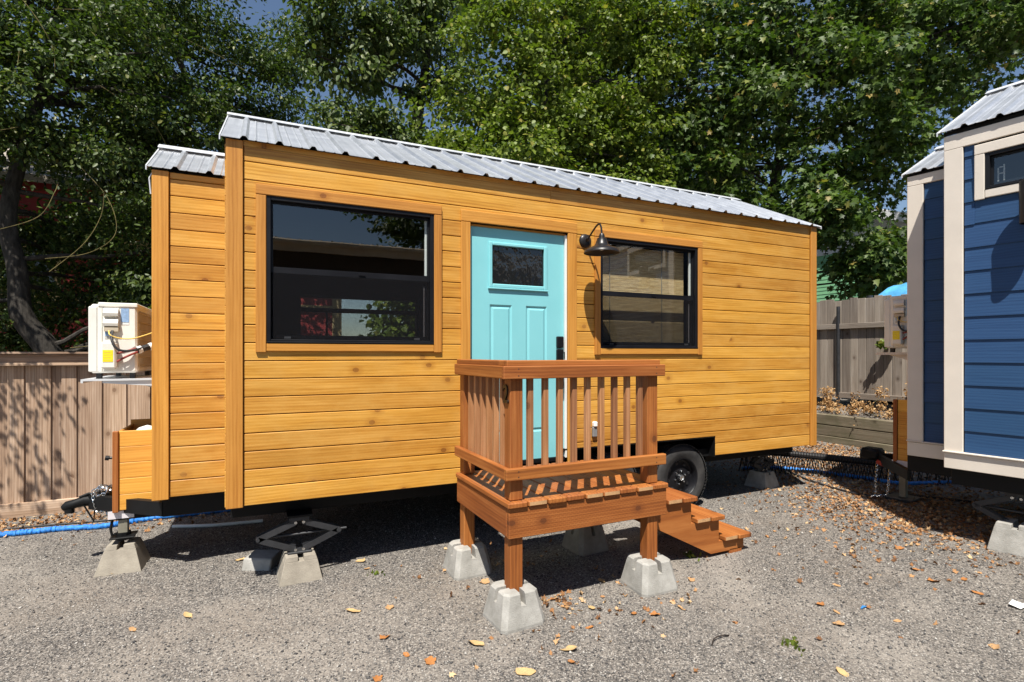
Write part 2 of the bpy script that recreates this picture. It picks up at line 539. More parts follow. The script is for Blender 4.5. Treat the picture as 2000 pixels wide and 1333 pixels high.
class MB:
    """Collects shapes; build() links them as one mesh object."""
    def __init__(self):
        self.v = []
        self.f = []

    def add(self, vs, fs):
        o = len(self.v)
        self.v += [tuple(p) for p in vs]
        self.f += [tuple(i + o for i in f) for f in fs]
        return self

    def box(self, lo, hi):
        x0, y0, z0 = lo; x1, y1, z1 = hi
        return self.add([(x0, y0, z0), (x1, y0, z0), (x1, y1, z0), (x0, y1, z0), (x0, y0, z1), (x1, y0, z1), (x1, y1, z1), (x0, y1, z1)],
                        [(0, 3, 2, 1), (4, 5, 6, 7), (0, 1, 5, 4), (1, 2, 6, 5), (2, 3, 7, 6), (3, 0, 4, 7)])

    def cbox(self, lo, hi, c=0.004):
        """box with chamfered edges"""
        ctr = [(a + b) / 2 for a, b in zip(lo, hi)]
        h = [(b - a) / 2 for a, b in zip(lo, hi)]
        vs, fs = chamfer(h[0], h[1], h[2], c)
        return self.add([(x + ctr[0], y + ctr[1], z + ctr[2]) for x, y, z in vs], fs)

    def prism(self, pts, vec):
        """closed polygon (3D points) swept along vec"""
        n = len(pts)
        vec = Vector(vec)
        a = [Vector(p) for p in pts]
        b = [p + vec for p in a]
        fs = [tuple(range(n))[::-1], tuple(range(n, 2 * n))]
        fs += [(i, (i + 1) % n, n + (i + 1) % n, n + i) for i in range(n)]
        return self.add(a + b, fs)

    def tube(self, pts, r, n=8, caps=True):
        pts = [Vector(p) for p in pts]
        rs = r if hasattr(r, '__len__') else [r] * len(pts)
        base = len(self.v)
        up = Vector((0.13, 0.27, 0.95)).normalized()
        vs = []
        for i, p in enumerate(pts):
            d = (pts[min(i + 1, len(pts) - 1)] - pts[max(i - 1, 0)])
            if d.length < 1e-9: d = Vector((0, 0, 1))
            d.normalize()
            if abs(d.dot(up)) > 0.97: up = Vector((1, 0.1, 0)).normalized()
            s = d.cross(up).normalized()
            u = s.cross(d).normalized()
            up = u
            for k in range(n):
                a = 2 * math.pi * k / n
                vs.append(p + (s * math.cos(a) + u * math.sin(a)) * rs[i])
        fs = []
        for i in range(len(pts) - 1):
            for k in range(n):
                k2 = (k + 1) % n
                fs.append((i * n + k, i * n + k2, (i + 1) * n + k2, (i + 1) * n + k))
        if caps:
            fs.append(tuple(range(n))[::-1])
            fs.append(tuple((len(pts) - 1) * n + k for k in range(n)))
        return self.add(vs, fs)

    def lathe(self, prof, origin, axis, n=32, closed=False):
        """prof: (radius, height) pairs around axis through origin"""
        ax = Vector(axis).normalized()
        t = Vector((0, 0, 1)) if abs(ax.z) < 0.9 else Vector((1, 0, 0))
        s = ax.cross(t).normalized(); u = ax.cross(s)
        o = Vector(origin)
        vs = []
        for r, h in prof:
            for k in range(n):
                a = 2 * math.pi * k / n
                vs.append(o + ax * h + (s * math.cos(a) + u * math.sin(a)) * r)
        fs = []
        m = len(prof)
        for i in range(m if closed else m - 1):
            j = (i + 1) % m
            for k in range(n):
                k2 = (k + 1) % n
                fs.append((i * n + k, i * n + k2, j * n + k2, j * n + k))
        return self.add(vs, fs)

    def build(self, name, mat, parent=None, smooth=False):
        me = bpy.data.meshes.new(name)
        me.from_pydata([tuple(p) for p in self.v], [], self.f)
        bm = bmesh.new(); bm.from_mesh(me)
        bmesh.ops.recalc_face_normals(bm, faces=bm.faces)
        bm.to_mesh(me); bm.free()
        if smooth:
            me.polygons.foreach_set('use_smooth', [True] * len(me.polygons))
            try:
                me.set_sharp_from_angle(angle=R(38))
            except Exception:
                pass
        me.materials.append(mat)
        o = bpy.data.objects.new(name, me)
        return link(o, parent)


def chamfer(hx, hy, hz, c):
    c = min(c, hx * 0.45, hy * 0.45, hz * 0.45)
    vs = []; idx = {}
    for sx in (-1, 1):
        for sy in (-1, 1):
            for sz in (-1, 1):
                for k in range(3):
                    p = [sx * hx, sy * hy, sz * hz]
                    for j in range(3):
                        if j != k: p[j] -= (sx, sy, sz)[j] * c
                    idx[(sx, sy, sz, k)] = len(vs); vs.append(tuple(p))
    fs = []
    for k in range(3):
        a, b = [j for j in range(3) if j != k]
        for s in (-1, 1):
            q = []
            for sa, sb in ((-1, -1), (1, -1), (1, 1), (-1, 1)):
                t = [0, 0, 0]; t[k] = s; t[a] = sa; t[b] = sb
                q.append(idx[(t[0], t[1], t[2], k)])
            fs.append(tuple(q))
    for k in range(3):      # edges parallel to axis k
        a, b = [j for j in range(3) if j != k]
        for sa in (-1, 1):
            for sb in (-1, 1):
                q = []
                for s, face in ((-1, a), (1, a), (1, b), (-1, b)):
                    t = [0, 0, 0]; t[k] = s; t[a] = sa; t[b] = sb
                    q.append(idx[(t[0], t[1], t[2], face)])
                fs.append(tuple(q))
    for sx in (-1, 1):
        for sy in (-1, 1):
            for sz in (-1, 1):
                fs.append(tuple(idx[(sx, sy, sz, k)] for k in range(3)))
    return vs, fs


PL_CACHE = {}
AX = {'x': Vector((1, 0, 0)), 'y': Vector((0, 1, 0)), 'z': Vector((0, 0, 1)), '-x': Vector((-1, 0, 0)), '-y': Vector((0, -1, 0))}


def plank(name, ctr, L, W, T, along, normal, mat, parent, c=0.004):
    """one board: local X long, local Y wide, local Z thick (outward)"""
    key = (round(L, 4), round(W, 4), round(T, 4), round(c, 4), mat.name)
    me = PL_CACHE.get(key)
    if me is None:
        vs, fs = chamfer(L / 2, W / 2, T / 2, c)
        me = bpy.data.meshes.new(name)
        me.from_pydata(vs, [], fs)
        bm = bmesh.new(); bm.from_mesh(me)
        bmesh.ops.recalc_face_normals(bm, faces=bm.faces)
        bm.to_mesh(me); bm.free()
        me.materials.append(mat)
        PL_CACHE[key] = me
    ex = AX[along] if isinstance(along, str) else Vector(along).normalized()
    ez = AX[normal] if isinstance(normal, str) else Vector(normal).normalized()
    ey = ez.cross(ex).normalized()
    ez = ex.cross(ey).normalized()
    o = bpy.data.objects.new(name, me)
    o.matrix_basis = Matrix(((ex.x, ey.x, ez.x, ctr[0]), (ex.y, ey.y, ez.y, ctr[1]), (ex.z, ey.z, ez.z, ctr[2]), (0, 0, 0, 1)))
    return link(o, parent)


def board_poly(name, poly, yf, T, mat, parent, bev=0.004):
    """siding board in an xz plane from a 2D polygon, front at y = yf, origin at its centre; front edges bevelled"""
    cx = sum(p[0] for p in poly) / len(poly); cz = sum(p[1] for p in poly) / len(poly)
    me = bpy.data.meshes.new(name)
    bm = bmesh.new()
    # local X = world x, local Y = world z, local Z = towards viewer
    vs = [bm.verts.new((p[0] - cx, p[1] - cz, 0)) for p in poly]
    f = bm.faces.new(vs)
    f.normal_update()
    if f.normal.z < 0: f.normal_flip()
    ret = bmesh.ops.extrude_face_region(bm, geom=[f])
    nv = [g for g in ret['geom'] if isinstance(g, bmesh.types.BMVert)]
    for vv in nv: vv.co.z += T
    bm.faces.ensure_lookup_table()
    top = [fc for fc in bm.faces if all(abs(v.co.z - T) < 1e-7 for v in fc.verts)]
    ed = set(e for fc in top for e in fc.edges)
    bmesh.ops.bevel(bm, geom=list(ed), offset=bev, segments=1, affect='EDGES', profile=0.5)
    bmesh.ops.recalc_face_normals(bm, faces=bm.faces)
    bm.to_mesh(me); bm.free()
    me.materials.append(mat)
    o = bpy.data.objects.new(name, me)
    o.matrix_basis = Matrix(((1, 0, 0, cx), (0, 0, -1, yf + T), (0, 1, 0, cz), (0, 0, 0, 1)))
    return link(o, parent)


def rect(x0, z0, x1, z1):
    return [(x0, z0), (x1, z0), (x1, z1), (x0, z1)]


def row_pieces(x0, x1, z0, z1, holes):
    """the polygons left of a siding row after openings are cut out"""
    cuts = []
    for hx0, hz0, hx1, hz1 in holes:
        if hz0 >= z1 - 0.002 or hz1 <= z0 + 0.002 or hx0 >= x1 or hx1 <= x0: continue
        cuts.append((hx0, hz0, hx1, hz1))
    cuts.sort()
    spans = []; cur = x0; notch = []
    for c in cuts:
        if c[1] <= z0 + 0.012 and c[3] >= z1 - 0.012:
            if c[0] - cur > 0.01: spans.append((cur, c[0], notch))
            cur = c[2]; notch = []
        else:
            notch.append(c)
    if x1 - cur > 0.01: spans.append((cur, x1, notch))
    out = []
    for a, b, nn in spans:
        lo = []; hi = []
        for c in nn:
            ca, cb = max(a, c[0]), min(b, c[2])
            if cb - ca < 0.01: continue
            if c[1] <= z0 + 0.012: lo.append((ca, cb, c[3]))
            else: hi.append((ca, cb, c[1]))
        poly = []
        # bottom edge left to right
        pts = [(a, z0)]
        for ca, cb, zt in lo:
            if ca <= a + 1e-6: pts = [(a, zt)]
            else: pts += [(ca, z0), (ca, zt)]
            pts += [(cb, zt)]
            if cb < b - 1e-6: pts += [(cb, z0)]
        if not lo or lo[-1][1] < b - 1e-6: pts.append((b, z0))
        top = []
        if not hi or hi[-1][1] < b - 1e-6: top.append((b, z1))
        for ca, cb, zb in reversed(hi):
            if cb < b - 1e-6: top += [(cb, z1)]
            top += [(cb, zb), (ca, zb)]
            if ca > a + 1e-6: top += [(ca, z1)]
        if not hi or hi[0][0] > a + 1e-6: top.append((a, z1))
        poly = pts + top
        clean = []
        for p in poly:
            if not clean or (abs(p[0] - clean[-1][0]) + abs(p[1] - clean[-1][1]) > 1e-6): clean.append(p)
        out.append(clean)
    return out


def mesh_np(name, verts, faces_flat, loop_n, mat, parent=None, smooth=False):
    """fast mesh from numpy arrays: all faces have loop_n corners"""
    me = bpy.data.meshes.new(name)
    nv = len(verts); nf = len(faces_flat) // loop_n
    me.vertices.add(nv)
    me.vertices.foreach_set('co', np.ascontiguousarray(verts, dtype=np.float32).ravel())
    me.loops.add(nf * loop_n)
    me.loops.foreach_set('vertex_index', np.ascontiguousarray(faces_flat, dtype=np.int32))
    me.polygons.add(nf)
    me.polygons.foreach_set('loop_start', np.arange(0, nf * loop_n, loop_n, dtype=np.int32))
    me.polygons.foreach_set('loop_total', np.full(nf, loop_n, dtype=np.int32))
    if smooth: me.polygons.foreach_set('use_smooth', np.ones(nf, dtype=bool))
    me.update(calc_edges=True)
    me.materials.append(mat)
    o = bpy.data.objects.new(name, me)
    return link(o, parent)


rng = np.random.default_rng(11)


def g(x, y):
    """height of the gravel"""
    xs = min(max(x, -8.0), 9.5)
    return 0.014 * (xs - 1.0) + 0.010 * math.sin(1.3 * x + 0.7 * y) * math.cos(0.9 * y - 0.4 * x)


def g_np(x, y):
    xs = np.clip(x, -8.0, 9.5)
    return 0.014 * (xs - 1.0) + 0.010 * np.sin(1.3 * x + 0.7 * y) * np.cos(0.9 * y - 0.4 * x)


# ------------------------------------------------------------------ ground
def axis_steps(lo, hi, far):
    fine = list(np.arange(lo, hi + 1e-6, 0.25))
    a = []; s = 0.5; p = hi
    while p < far: s *= 1.5; p += s; a.append(p)
    b = []; s = 0.5; p = lo
    while p > -far: s *= 1.5; p -= s; b.append(p)
    return np.array(b[::-1] + fine + a)


gx = axis_steps(-9, 12, 300); gy = axis_steps(-8, 7, 300)
GX, GY = np.meshgrid(gx, gy)
GV = np.stack([GX, GY, g_np(GX, GY)], -1).reshape(-1, 3)
nx, ny = len(gx), len(gy)
ii = (np.arange(ny - 1)[:, None] * nx + np.arange(nx - 1)[None, :]).ravel()
GF = np.stack([ii, ii + 1, ii + nx + 1, ii + nx], -1).ravel()
ground = mesh_np('ground', GV, GF, 4, M['ground'], smooth=True)
tag(ground, 'grey compacted gravel yard with paler dusty patches', 'ground', kind='structure')


def lettering(name, body, size, depth, loc, rot, mat, parent, align='LEFT', fat=0.0):
    """raised characters as a plain mesh"""
    cu = bpy.data.curves.new(name, 'FONT'); cu.body = body; cu.size = size; cu.extrude = depth; cu.align_x = align; cu.offset = fat
    tmp = bpy.data.objects.new(name, cu)
    me = bpy.data.meshes.new_from_object(tmp)
    me.name = name
    bpy.data.objects.remove(tmp); bpy.data.curves.remove(cu)
    me.materials.clear(); me.materials.append(mat)
    o = bpy.data.objects.new(name, me)
    o.location = loc; o.rotation_euler = rot
    return link(o, parent)

M['end_grain'] = plain('pale_cut_end_grain', (0.46, 0.27, 0.13), 0.8, 0, 0.2, 0.2, 30, 0.4, 0.003)


def pale_ends(o):
    """freshly cut, unstained board ends"""
    me = o.data
    if len(me.materials) == 1: me.materials.append(M['end_grain'])
    for pl in me.polygons:
        if abs(pl.normal.x) > 0.9: pl.material_index = 1

# ------------------------------------------------------------------ shared trailer-house pieces
def ribbed_panel(name, x0, x1, e, r, mat, parent, first=0.115, pitch=0.229):
    """sheet of ribbed roof metal between eave e=(y,z) and ridge r=(y,z)"""
    e = Vector((0, e[0], e[1])); r = Vector((0, r[0], r[1]))
    s = r - e
    nrm = Vector((0, -s.z, s.y)).normalized()
    if nrm.z < 0: nrm = -nrm
    prof = [(x0, 0.0)]
    k = math.ceil((x0 - first) / pitch - 0.3)
    while True:
        cx = first + k * pitch
        if cx > x1 - 0.03: break
        if cx > x0 + 0.02:
            for dx, h in ((-0.028, 0), (-0.011, 0.022), (0.011, 0.022), (0.028, 0)):
                prof.append((cx + dx, h))
        for m in (0.075, 0.150):
            if x0 + 0.02 < cx + m < x1 - 0.02:
                for dx, h in ((-0.010, 0), (0.0, 0.004), (0.010, 0)):
                    prof.append((cx + m + dx, h))
        k += 1
    prof.append((x1, 0.0))
    prof = [p for p in prof if x0 - 1e-6 <= p[0] <= x1 + 1e-6]
    mb = MB()
    n = len(prof)
    vs = []
    for base in (e, r):
        for off in (0.0, -0.0025):
            for x, h in prof:
                vs.append(base + Vector((x, 0, 0)) + nrm * (h + off))
    fs = []
    E0, E1, R0, R1 = 0, n, 2 * n, 3 * n
    for i in range(n - 1):
        fs.append((E0 + i, E0 + i + 1, R0 + i + 1, R0 + i))
        fs.append((E1 + i, R1 + i, R1 + i + 1, E1 + i + 1))
        fs.append((E0 + i, E1 + i, E1 + i + 1, E0 + i + 1))
        fs.append((R0 + i, R0 + i + 1, R1 + i + 1, R1 + i))
    fs += [(E0, R0, R1, E1), (E0 + n - 1, E1 + n - 1, R1 + n - 1, R0 + n - 1)]
    mb.add(vs, fs)
    return mb.build(name, mat, parent)


def gable_roof(parent, x0, x1, ye, ze, yr, zr, panel_w=0.916, first=0.115):
    """ribbed gable roof, front eave at (ye, ze), ridge at (yr, zr)"""
    yb = 2 * yr - ye
    s = Vector((yr - ye, zr - ze)).normalized()
    deck = MB()
    d = 0.012
    deck.prism([(x0 + 0.02, ye + 0.075, ze - d + 0.02), (x0 + 0.02, yr, zr - d - 0.006), (x0 + 0.02, yb - 0.035, ze - d), (x0 + 0.02, yb - 0.035, ze - d - 0.03), (x0 + 0.02, yr, zr - d - 0.05), (x0 + 0.02, ye + 0.075, ze - d - 0.01)], (x1 - x0 - 0.04, 0, 0))
    root = deck.build('roof', M['steel_black'], parent)
    x = x0
    while x < x1 - 0.05:
        xe = min(x + panel_w, x1)
        ribbed_panel('roof_panel', x, xe, (ye, ze), (yr - 0.01, zr - 0.006), M['roof'], root, first)
        ribbed_panel('roof_panel', x, xe, (yb, ze), (yr + 0.01, zr - 0.006), M['roof'], root, first)
        x = xe
    cap = MB()
    w = 0.085
    nf = Vector((-s.y, s.x))
    top = (yr, zr + 0.036)
    pf = (yr - s.x * w, zr - s.y * w + 0.032); pb = (yr + s.x * w, pf[1])
    for q in (pf, pb):
        a = [(x0 - 0.012, top[0], top[1]), (x0 - 0.012, q[0], q[1]), (x0 - 0.012, q[0], q[1] - 0.006), (x0 - 0.012, top[0], top[1] - 0.006)]
        cap.prism(a, (x1 - x0 + 0.024, 0, 0))
    cap.build('ridge_cap', M['roof_white'], root)
    for xx, w_ in ((x0 - 0.010, 0.008), (x1 + 0.002, 0.008)):
        rk = MB()
        rk.prism([(xx, ye - 0.004, ze - 0.028), (xx, ye - 0.004, ze + 0.006), (xx, yr, zr + 0.012), (xx, yr, zr - 0.028)], (w_, 0, 0))
        rk.prism([(xx, yb + 0.004, ze - 0.028), (xx, yb + 0.004, ze + 0.006), (xx, yr, zr + 0.012), (xx, yr, zr - 0.028)], (w_, 0, 0))
        rk.build('rake_trim', M['roof_white'], root)
    return root


def ac_unit(loc, rz, label, parent_none=None):
    """small outdoor heat-pump unit, end panel faces local -y; origin at its foot, local x right"""
    a = thing('air_conditioner', loc, label, 'air conditioner', rz, 'outdoor air conditioners on the trailer ends')
    W, Dp, Hh = 0.305, 0.80, 0.545
    z0 = 0.045
    m = MB(); m.cbox((0, 0, z0), (W, Dp, z0 + Hh), 0.014)
    body = m.build('cabinet', M['ac'], a)
    m = MB(); m.cbox((0.050, -0.008, z0 + Hh - 0.020), (W + 0.006, Dp + 0.006, z0 + Hh + 0.014), 0.006)
    m.build('top_panel', M['ac'], a)
    m = MB(); m.cbox((-0.012, -0.006, z0 + 0.01), (0.046, Dp, z0 + Hh - 0.02), 0.006)
    m.build('fan_front', M['ac'], a)
    m = MB(); m.box((0.058, -0.006, z0 + 0.01), (0.075, 0.0, z0 + Hh - 0.03))
    m.build('corner_seam', M['ac'], a)
    # two hooded handles stacked
    for k, zt in enumerate((z0 + 0.515, z0 + 0.435)):
        m = MB()
        x0, x1 = 0.088, 0.185
        m.prism([(x0, 0, zt), (x0, -0.030, zt - 0.012), (x0, -0.042, zt - 0.040), (x0, -0.036, zt - 0.062), (x0, 0, zt - 0.072)], (x1 - x0, 0, 0))
        m.build('wiring_cover', M['ac'], a)
    m = MB(); m.box((0.092, -0.030, z0 + 0.330), (0.186, 0.0, z0 + 0.362))
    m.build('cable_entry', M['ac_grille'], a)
    m = MB(); m.cbox((0.078, -0.062, z0 + 0.035), (0.178, 0.0, z0 + 0.245), 0.012)
    vc = m.build('valve_cover', M['ac'], a)
    m = MB(); m.box((0.092, -0.0645, z0 + 0.090), (0.158, -0.0615, z0 + 0.182))
    m.build('warning_sticker', M['yellow'], vc)
    for k in range(4):
        m = MB(); m.box((0.098, -0.0656, z0 + 0.105 + 0.019 * k), (0.152 - 0.008 * (k % 2), -0.0645, z0 + 0.108 + 0.019 * k))
        m.build('print_line', M['wire_yellow'], vc)
    m = MB(); m.box((0.198, -0.0025, z0 + 0.405), (0.252, 0.0005, z0 + 0.515)); m.build('rating_label', M['label_blue'], a)
    m = MB(); m.box((0.204, -0.0025, z0 + 0.386), (0.252, 0.0005, z0 + 0.400)); m.build('rating_label', M['white'], a)
    m = MB(); m.box((0.094, -0.0025, z0 + 0.295), (0.138, 0.0005, z0 + 0.328)); m.build('rating_label', M['label_blue'], a)
    m = MB(); m.box((0.094, -0.0025, z0 + 0.270), (0.150, 0.0005, z0 + 0.292)); m.build('rating_label', M['label_grey'], a)
    # coil guard on the right side: vertical bars
    m = MB()
    for k in range(26):
        y = 0.06 + k * 0.028
        m.box((W + 0.002, y, z0 + 0.04), (W + 0.007, y + 0.006, z0 + Hh - 0.04))
    for k in range(7):
        z = z0 + 0.05 + k * 0.072
        m.box((W + 0.004, 0.05, z), (W + 0.009, Dp - 0.04, z + 0.006))
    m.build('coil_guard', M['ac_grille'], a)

    def cable(pts, r, mat, nm):
        m = MB()
        P = [Vector(p) for p in pts]
        out = []
        for i in range(len(P) - 1):
            p0, p1, p2, p3 = P[max(i - 1, 0)], P[i], P[i + 1], P[min(i + 2, len(P) - 1)]
            for t in np.linspace(0, 1, 7)[:-1]:
                out.append(0.5 * ((2 * p1) + (p2 - p0) * t + (2 * p0 - 5 * p1 + 4 * p2 - p3) * t * t + (3 * p1 - p0 - 3 * p2 + p3) * t ** 3))
        out.append(P[-1])
        m.tube(out, r, 8)
        m.build(nm, mat, a, True)
    cable([(0.125, -0.03, z0 + 0.335), (0.140, -0.06, z0 + 0.30), (0.20, -0.05, z0 + 0.275), (0.28, -0.03, z0 + 0.275), (0.36, 0.02, z0 + 0.305), (0.44, 0.07, z0 + 0.345)], 0.005, M['wire_yellow'], 'ground_wire')
    cable([(0.148, -0.03, z0 + 0.335), (0.155, -0.08, z0 + 0.25), (0.20, -0.09, z0 + 0.185), (0.28, -0.07, z0 + 0.178), (0.36, -0.01, z0 + 0.21), (0.44, 0.06, z0 + 0.265)], 0.009, M['rubber'], 'power_cable')
    cable([(0.180, -0.045, z0 + 0.155), (0.24, -0.04, z0 + 0.175), (0.33, 0.0, z0 + 0.205), (0.44, 0.07, z0 + 0.23)], 0.008, M['copper'], 'refrigerant_line')
    cable([(0.180, -0.045, z0 + 0.090), (0.25, -0.04, z0 + 0.135), (0.33, 0.0, z0 + 0.175), (0.44, 0.07, z0 + 0.215)], 0.009, M['copper'], 'refrigerant_line')
    cable([(0.31, -0.02, z0 + 0.180), (0.37, 0.01, z0 + 0.205), (0.44, 0.07, z0 + 0.225)], 0.026, M['rubber'], 'pipe_sleeve')
    for p in ((0.325, -0.012, z0 + 0.186), (0.395, 0.03, z0 + 0.214)):
        m = MB(); m.tube([(p[0] - 0.012, p[1] - 0.006, p[2] - 0.006), (p[0] + 0.012, p[1] + 0.006, p[2] + 0.006)], 0.030, 10)
        m.build('sleeve_band', M['white'], a, True)
    for x in (0.03, 0.25):
        m = MB(); m.box((x, 0.03, 0.0), (x + 0.035, 0.07, z0 + 0.004)); m.build('rubber_foot', M['rubber'], a)
        m = MB(); m.box((x, Dp - 0.10, 0.0), (x + 0.035, Dp - 0.06, z0 + 0.004)); m.build('rubber_foot', M['rubber'], a)
    return a


def chain(pts, mat, name, parent, s=0.016):
    """links along a path, each turned a quarter against the last: one mesh"""
    m = MB()
    for i in range(len(pts) - 1):
        p = Vector(pts[i]); q = Vector(pts[i + 1])
        n = max(1, int((q - p).length / (s * 1.5)))
        d = (q - p).normalized()
        t = d.cross(Vector((0.2, 0.9, 0.3))).normalized(); b = d.cross(t)
        for k in range(n):
            c = p + (q - p) * ((k + 0.5) / n)
            u = t if k % 2 else b
            ring = [c + d * (math.cos(a) * s) + u * (math.sin(a) * s * 0.62) for a in np.linspace(0, 2 * math.pi, 9)]
            m.tube(ring, s * 0.24, 5, False)
    return m.build(name, mat, parent, True)


def pier_block(loc, rz, label, mat, tall=0.20, base=0.285, top=0.20, crenel=True):
    """cast concrete pier block"""
    o_parent = None
    m = MB()
    b, t = base / 2, top / 2
    zb = 0.03
    if crenel:
        zs = tall * 0.66
        w = t + (b - t) * 0.0
        def at(z): return b + (t - b) * max(0, (z - zb)) / (tall - zb)
        # body
        ring = []
        prof = [(b, -0.02), (b, zb), (at(zs), zs)]
        def oct_ring(r, z, c):
            return [(r - c, -r, z), (r, -r + c, z), (r, r - c, z), (r - c, r, z), (-r + c, r, z), (-r, r - c, z), (-r, -r + c, z), (-r + c, -r, z)]
        rings = [oct_ring(r, z, 0.030) for r, z in prof]
        vs = [p for rr in rings for p in rr]
        fs = [tuple(range(8))[::-1], tuple(range(16, 24))]
        for i in range(2):
            for k in range(8):
                fs.append((i * 8 + k, i * 8 + (k + 1) % 8, (i + 1) * 8 + (k + 1) % 8, (i + 1) * 8 + k))
        m.add(vs, fs)
        # four corner horns around the cross-shaped post socket
        gsl = 0.017
        rb, rt = at(zs) - 0.001, at(tall)
        for sx in (-1, 1):
            for sy in (-1, 1):
                def P(r, z, sh):
                    pts = [(gsl, gsl + sh), (gsl + sh, gsl), (r, gsl), (r, r - 0.030), (r - 0.030, r), (gsl, r)]
                    return [(sx * x, sy * y, z) for x, y in pts]
                lo = P(at(zs), zs, 0.027); mid = P(at(tall - 0.010), tall - 0.010, 0.027); hi = P(at(tall) - 0.010, tall, 0.029)
                vs = lo + mid + hi; n = 6
                fs = [tuple(range(n))[::-1], tuple(range(2 * n, 3 * n))]
                for i in range(2):
                    for k in range(n):
                        fs.append((i * n + k, i * n + (k + 1) % n, (i + 1) * n + (k + 1) % n, (i + 1) * n + k))
                m.add(vs, fs)
    else:
        zs = tall - 0.035
        def at(z): return b + (t - b) * z / tall
        def ring(r, z): return [(r, -r, z), (r, r, z), (-r, r, z), (-r, -r, z)]
        vs = ring(b, -0.02) + ring(b, 0.012) + ring(at(zs), zs)
        fs = [(3, 2, 1, 0), (8, 9, 10, 11)]
        for i in range(2):
            for k in range(4):
                fs.append((i * 4 + k, i * 4 + (k + 1) % 4, (i + 1) * 4 + (k + 1) % 4, (i + 1) * 4 + k))
        m.add(vs, fs)
        gsl = 0.021
        for s in (-1, 1):     # two halves beside a slot
            r0, r1 = at(zs), at(tall)
            lo = [(s * gsl, -r0, zs - 0.001), (s * r0, -r0, zs - 0.001), (s * r0, r0, zs - 0.001), (s * gsl, r0, zs - 0.001)]
            hi = [(s * gsl, -r1, tall), (s * (r1 - 0.004), -r1 + 0.003, tall), (s * (r1 - 0.004), r1 - 0.003, tall), (s * gsl, r1, tall)]
            vs = lo + hi
            m.add(vs, [(0, 1, 2, 3), (4, 5, 6, 7), (0, 1, 5, 4), (1, 2, 6, 5), (2, 3, 7, 6), (3, 0, 4, 7)])
    o = m.build('concrete_pier_block', mat)
    o.location = loc
    o.rotation_euler = (0, 0, rz)
    if not crenel:
        bv = o.modifiers.new('bevel', 'BEVEL'); bv.width = 0.004; bv.segments = 2; bv.limit_method = 'ANGLE'; bv.angle_limit = R(28)
    return tag(o, label, 'concrete block', 'concrete pier blocks under the deck and trailers')


def wheel(cx, cy, cz, parent, r=0.345, w=0.20):
    """trailer wheel, outer face towards -y"""
    ax = (0, -1, 0)
    hub = bpy.data.objects.new('wheel', None)
    hub.location = (cx, cy, cz)
    link(hub, parent)
    m = MB()
    h = w / 2
    pr = [(0.198, -h * 0.9), (0.205, -h), (0.26, -h * 1.06), (0.315, -h * 0.95), (r - 0.008, -h * 0.72), (r, -h * 0.4), (r, h * 0.4), (r - 0.008, h * 0.72), (0.315, h * 0.95), (0.300, h * 1.00), (0.262, h * 1.08), (0.255, h * 1.06), (0.212, h * 1.02), (0.200, h * 0.92), (0.198, h * 0.6)]
    m.lathe(pr, (0, 0, 0), ax, 48)
    for k in range(60):      # tread lugs
        a = 2 * math.pi * k / 60
        for s in (-1, 1):
            c = Vector((math.cos(a) * (r + 0.001), s * w * 0.24, math.sin(a) * (r + 0.001)))
            tdir = Vector((-math.sin(a), 0, math.cos(a))); rad = Vector((math.cos(a), 0, math.sin(a)))
            hw, hl = 0.013, 0.038
            q = [c + tdir * (sx * hw) + Vector((0, sy * hl, 0)) for sx, sy in ((-1, -1), (1, -1), (1, 1), (-1, 1))]
            m.add([p - rad * 0.004 for p in q] + [p + rad * 0.006 for p in q], [(4, 5, 6, 7), (0, 1, 5, 4), (1, 2, 6, 5), (2, 3, 7, 6), (3, 0, 4, 7)])
    m.build('tyre', M['tyre'], hub, True)
    m = MB()
    m.lathe([(0.203, h * 0.95), (0.207, h * 0.99), (0.200, h * 1.0), (0.190, h * 0.86), (0.182, h * 0.35), (0.160, h * 0.28), (0.120, h * 0.42), (0.085, h * 0.50), (0.060, h * 0.50), (0.060, h * 0.42), (0.0, h * 0.42)], (0, 0, 0), ax, 40)
    m.lathe([(0.203, -h * 0.9), (0.182, h * 0.2)], (0, 0, 0), ax, 40)
    m.build('rim', M['black'], hub, True)
    for k in range(8):
        a = 2 * math.pi * k / 8 + 0.2
        m = MB(); m.lathe([(0.0, 0.004), (0.017, 0.004), (0.019, 0.0)], (math.cos(a) * 0.140, -h * 0.36, math.sin(a) * 0.140), ax, 12)
        m.build('vent_hole', M['rubber'], hub)
    for k in range(6):
        a = 2 * math.pi * k / 6 + 0.3
        p = (math.cos(a) * 0.070, -h * 0.50, math.sin(a) * 0.070)
        m = MB(); m.lathe([(0.010, 0.0), (0.010, 0.013), (0.006, 0.020), (0.0, 0.020)], p, ax, 6)
        m.build('lug_nut', M['chrome'], hub)
    m = MB(); m.lathe([(0.034, 0.0), (0.034, 0.035), (0.029, 0.045), (0.022, 0.047), (0.018, 0.040), (0.0, 0.040)], (0, -h * 0.45, 0), ax, 20)
    m.build('hub_cap', M['chrome'], hub, True)
    return hub


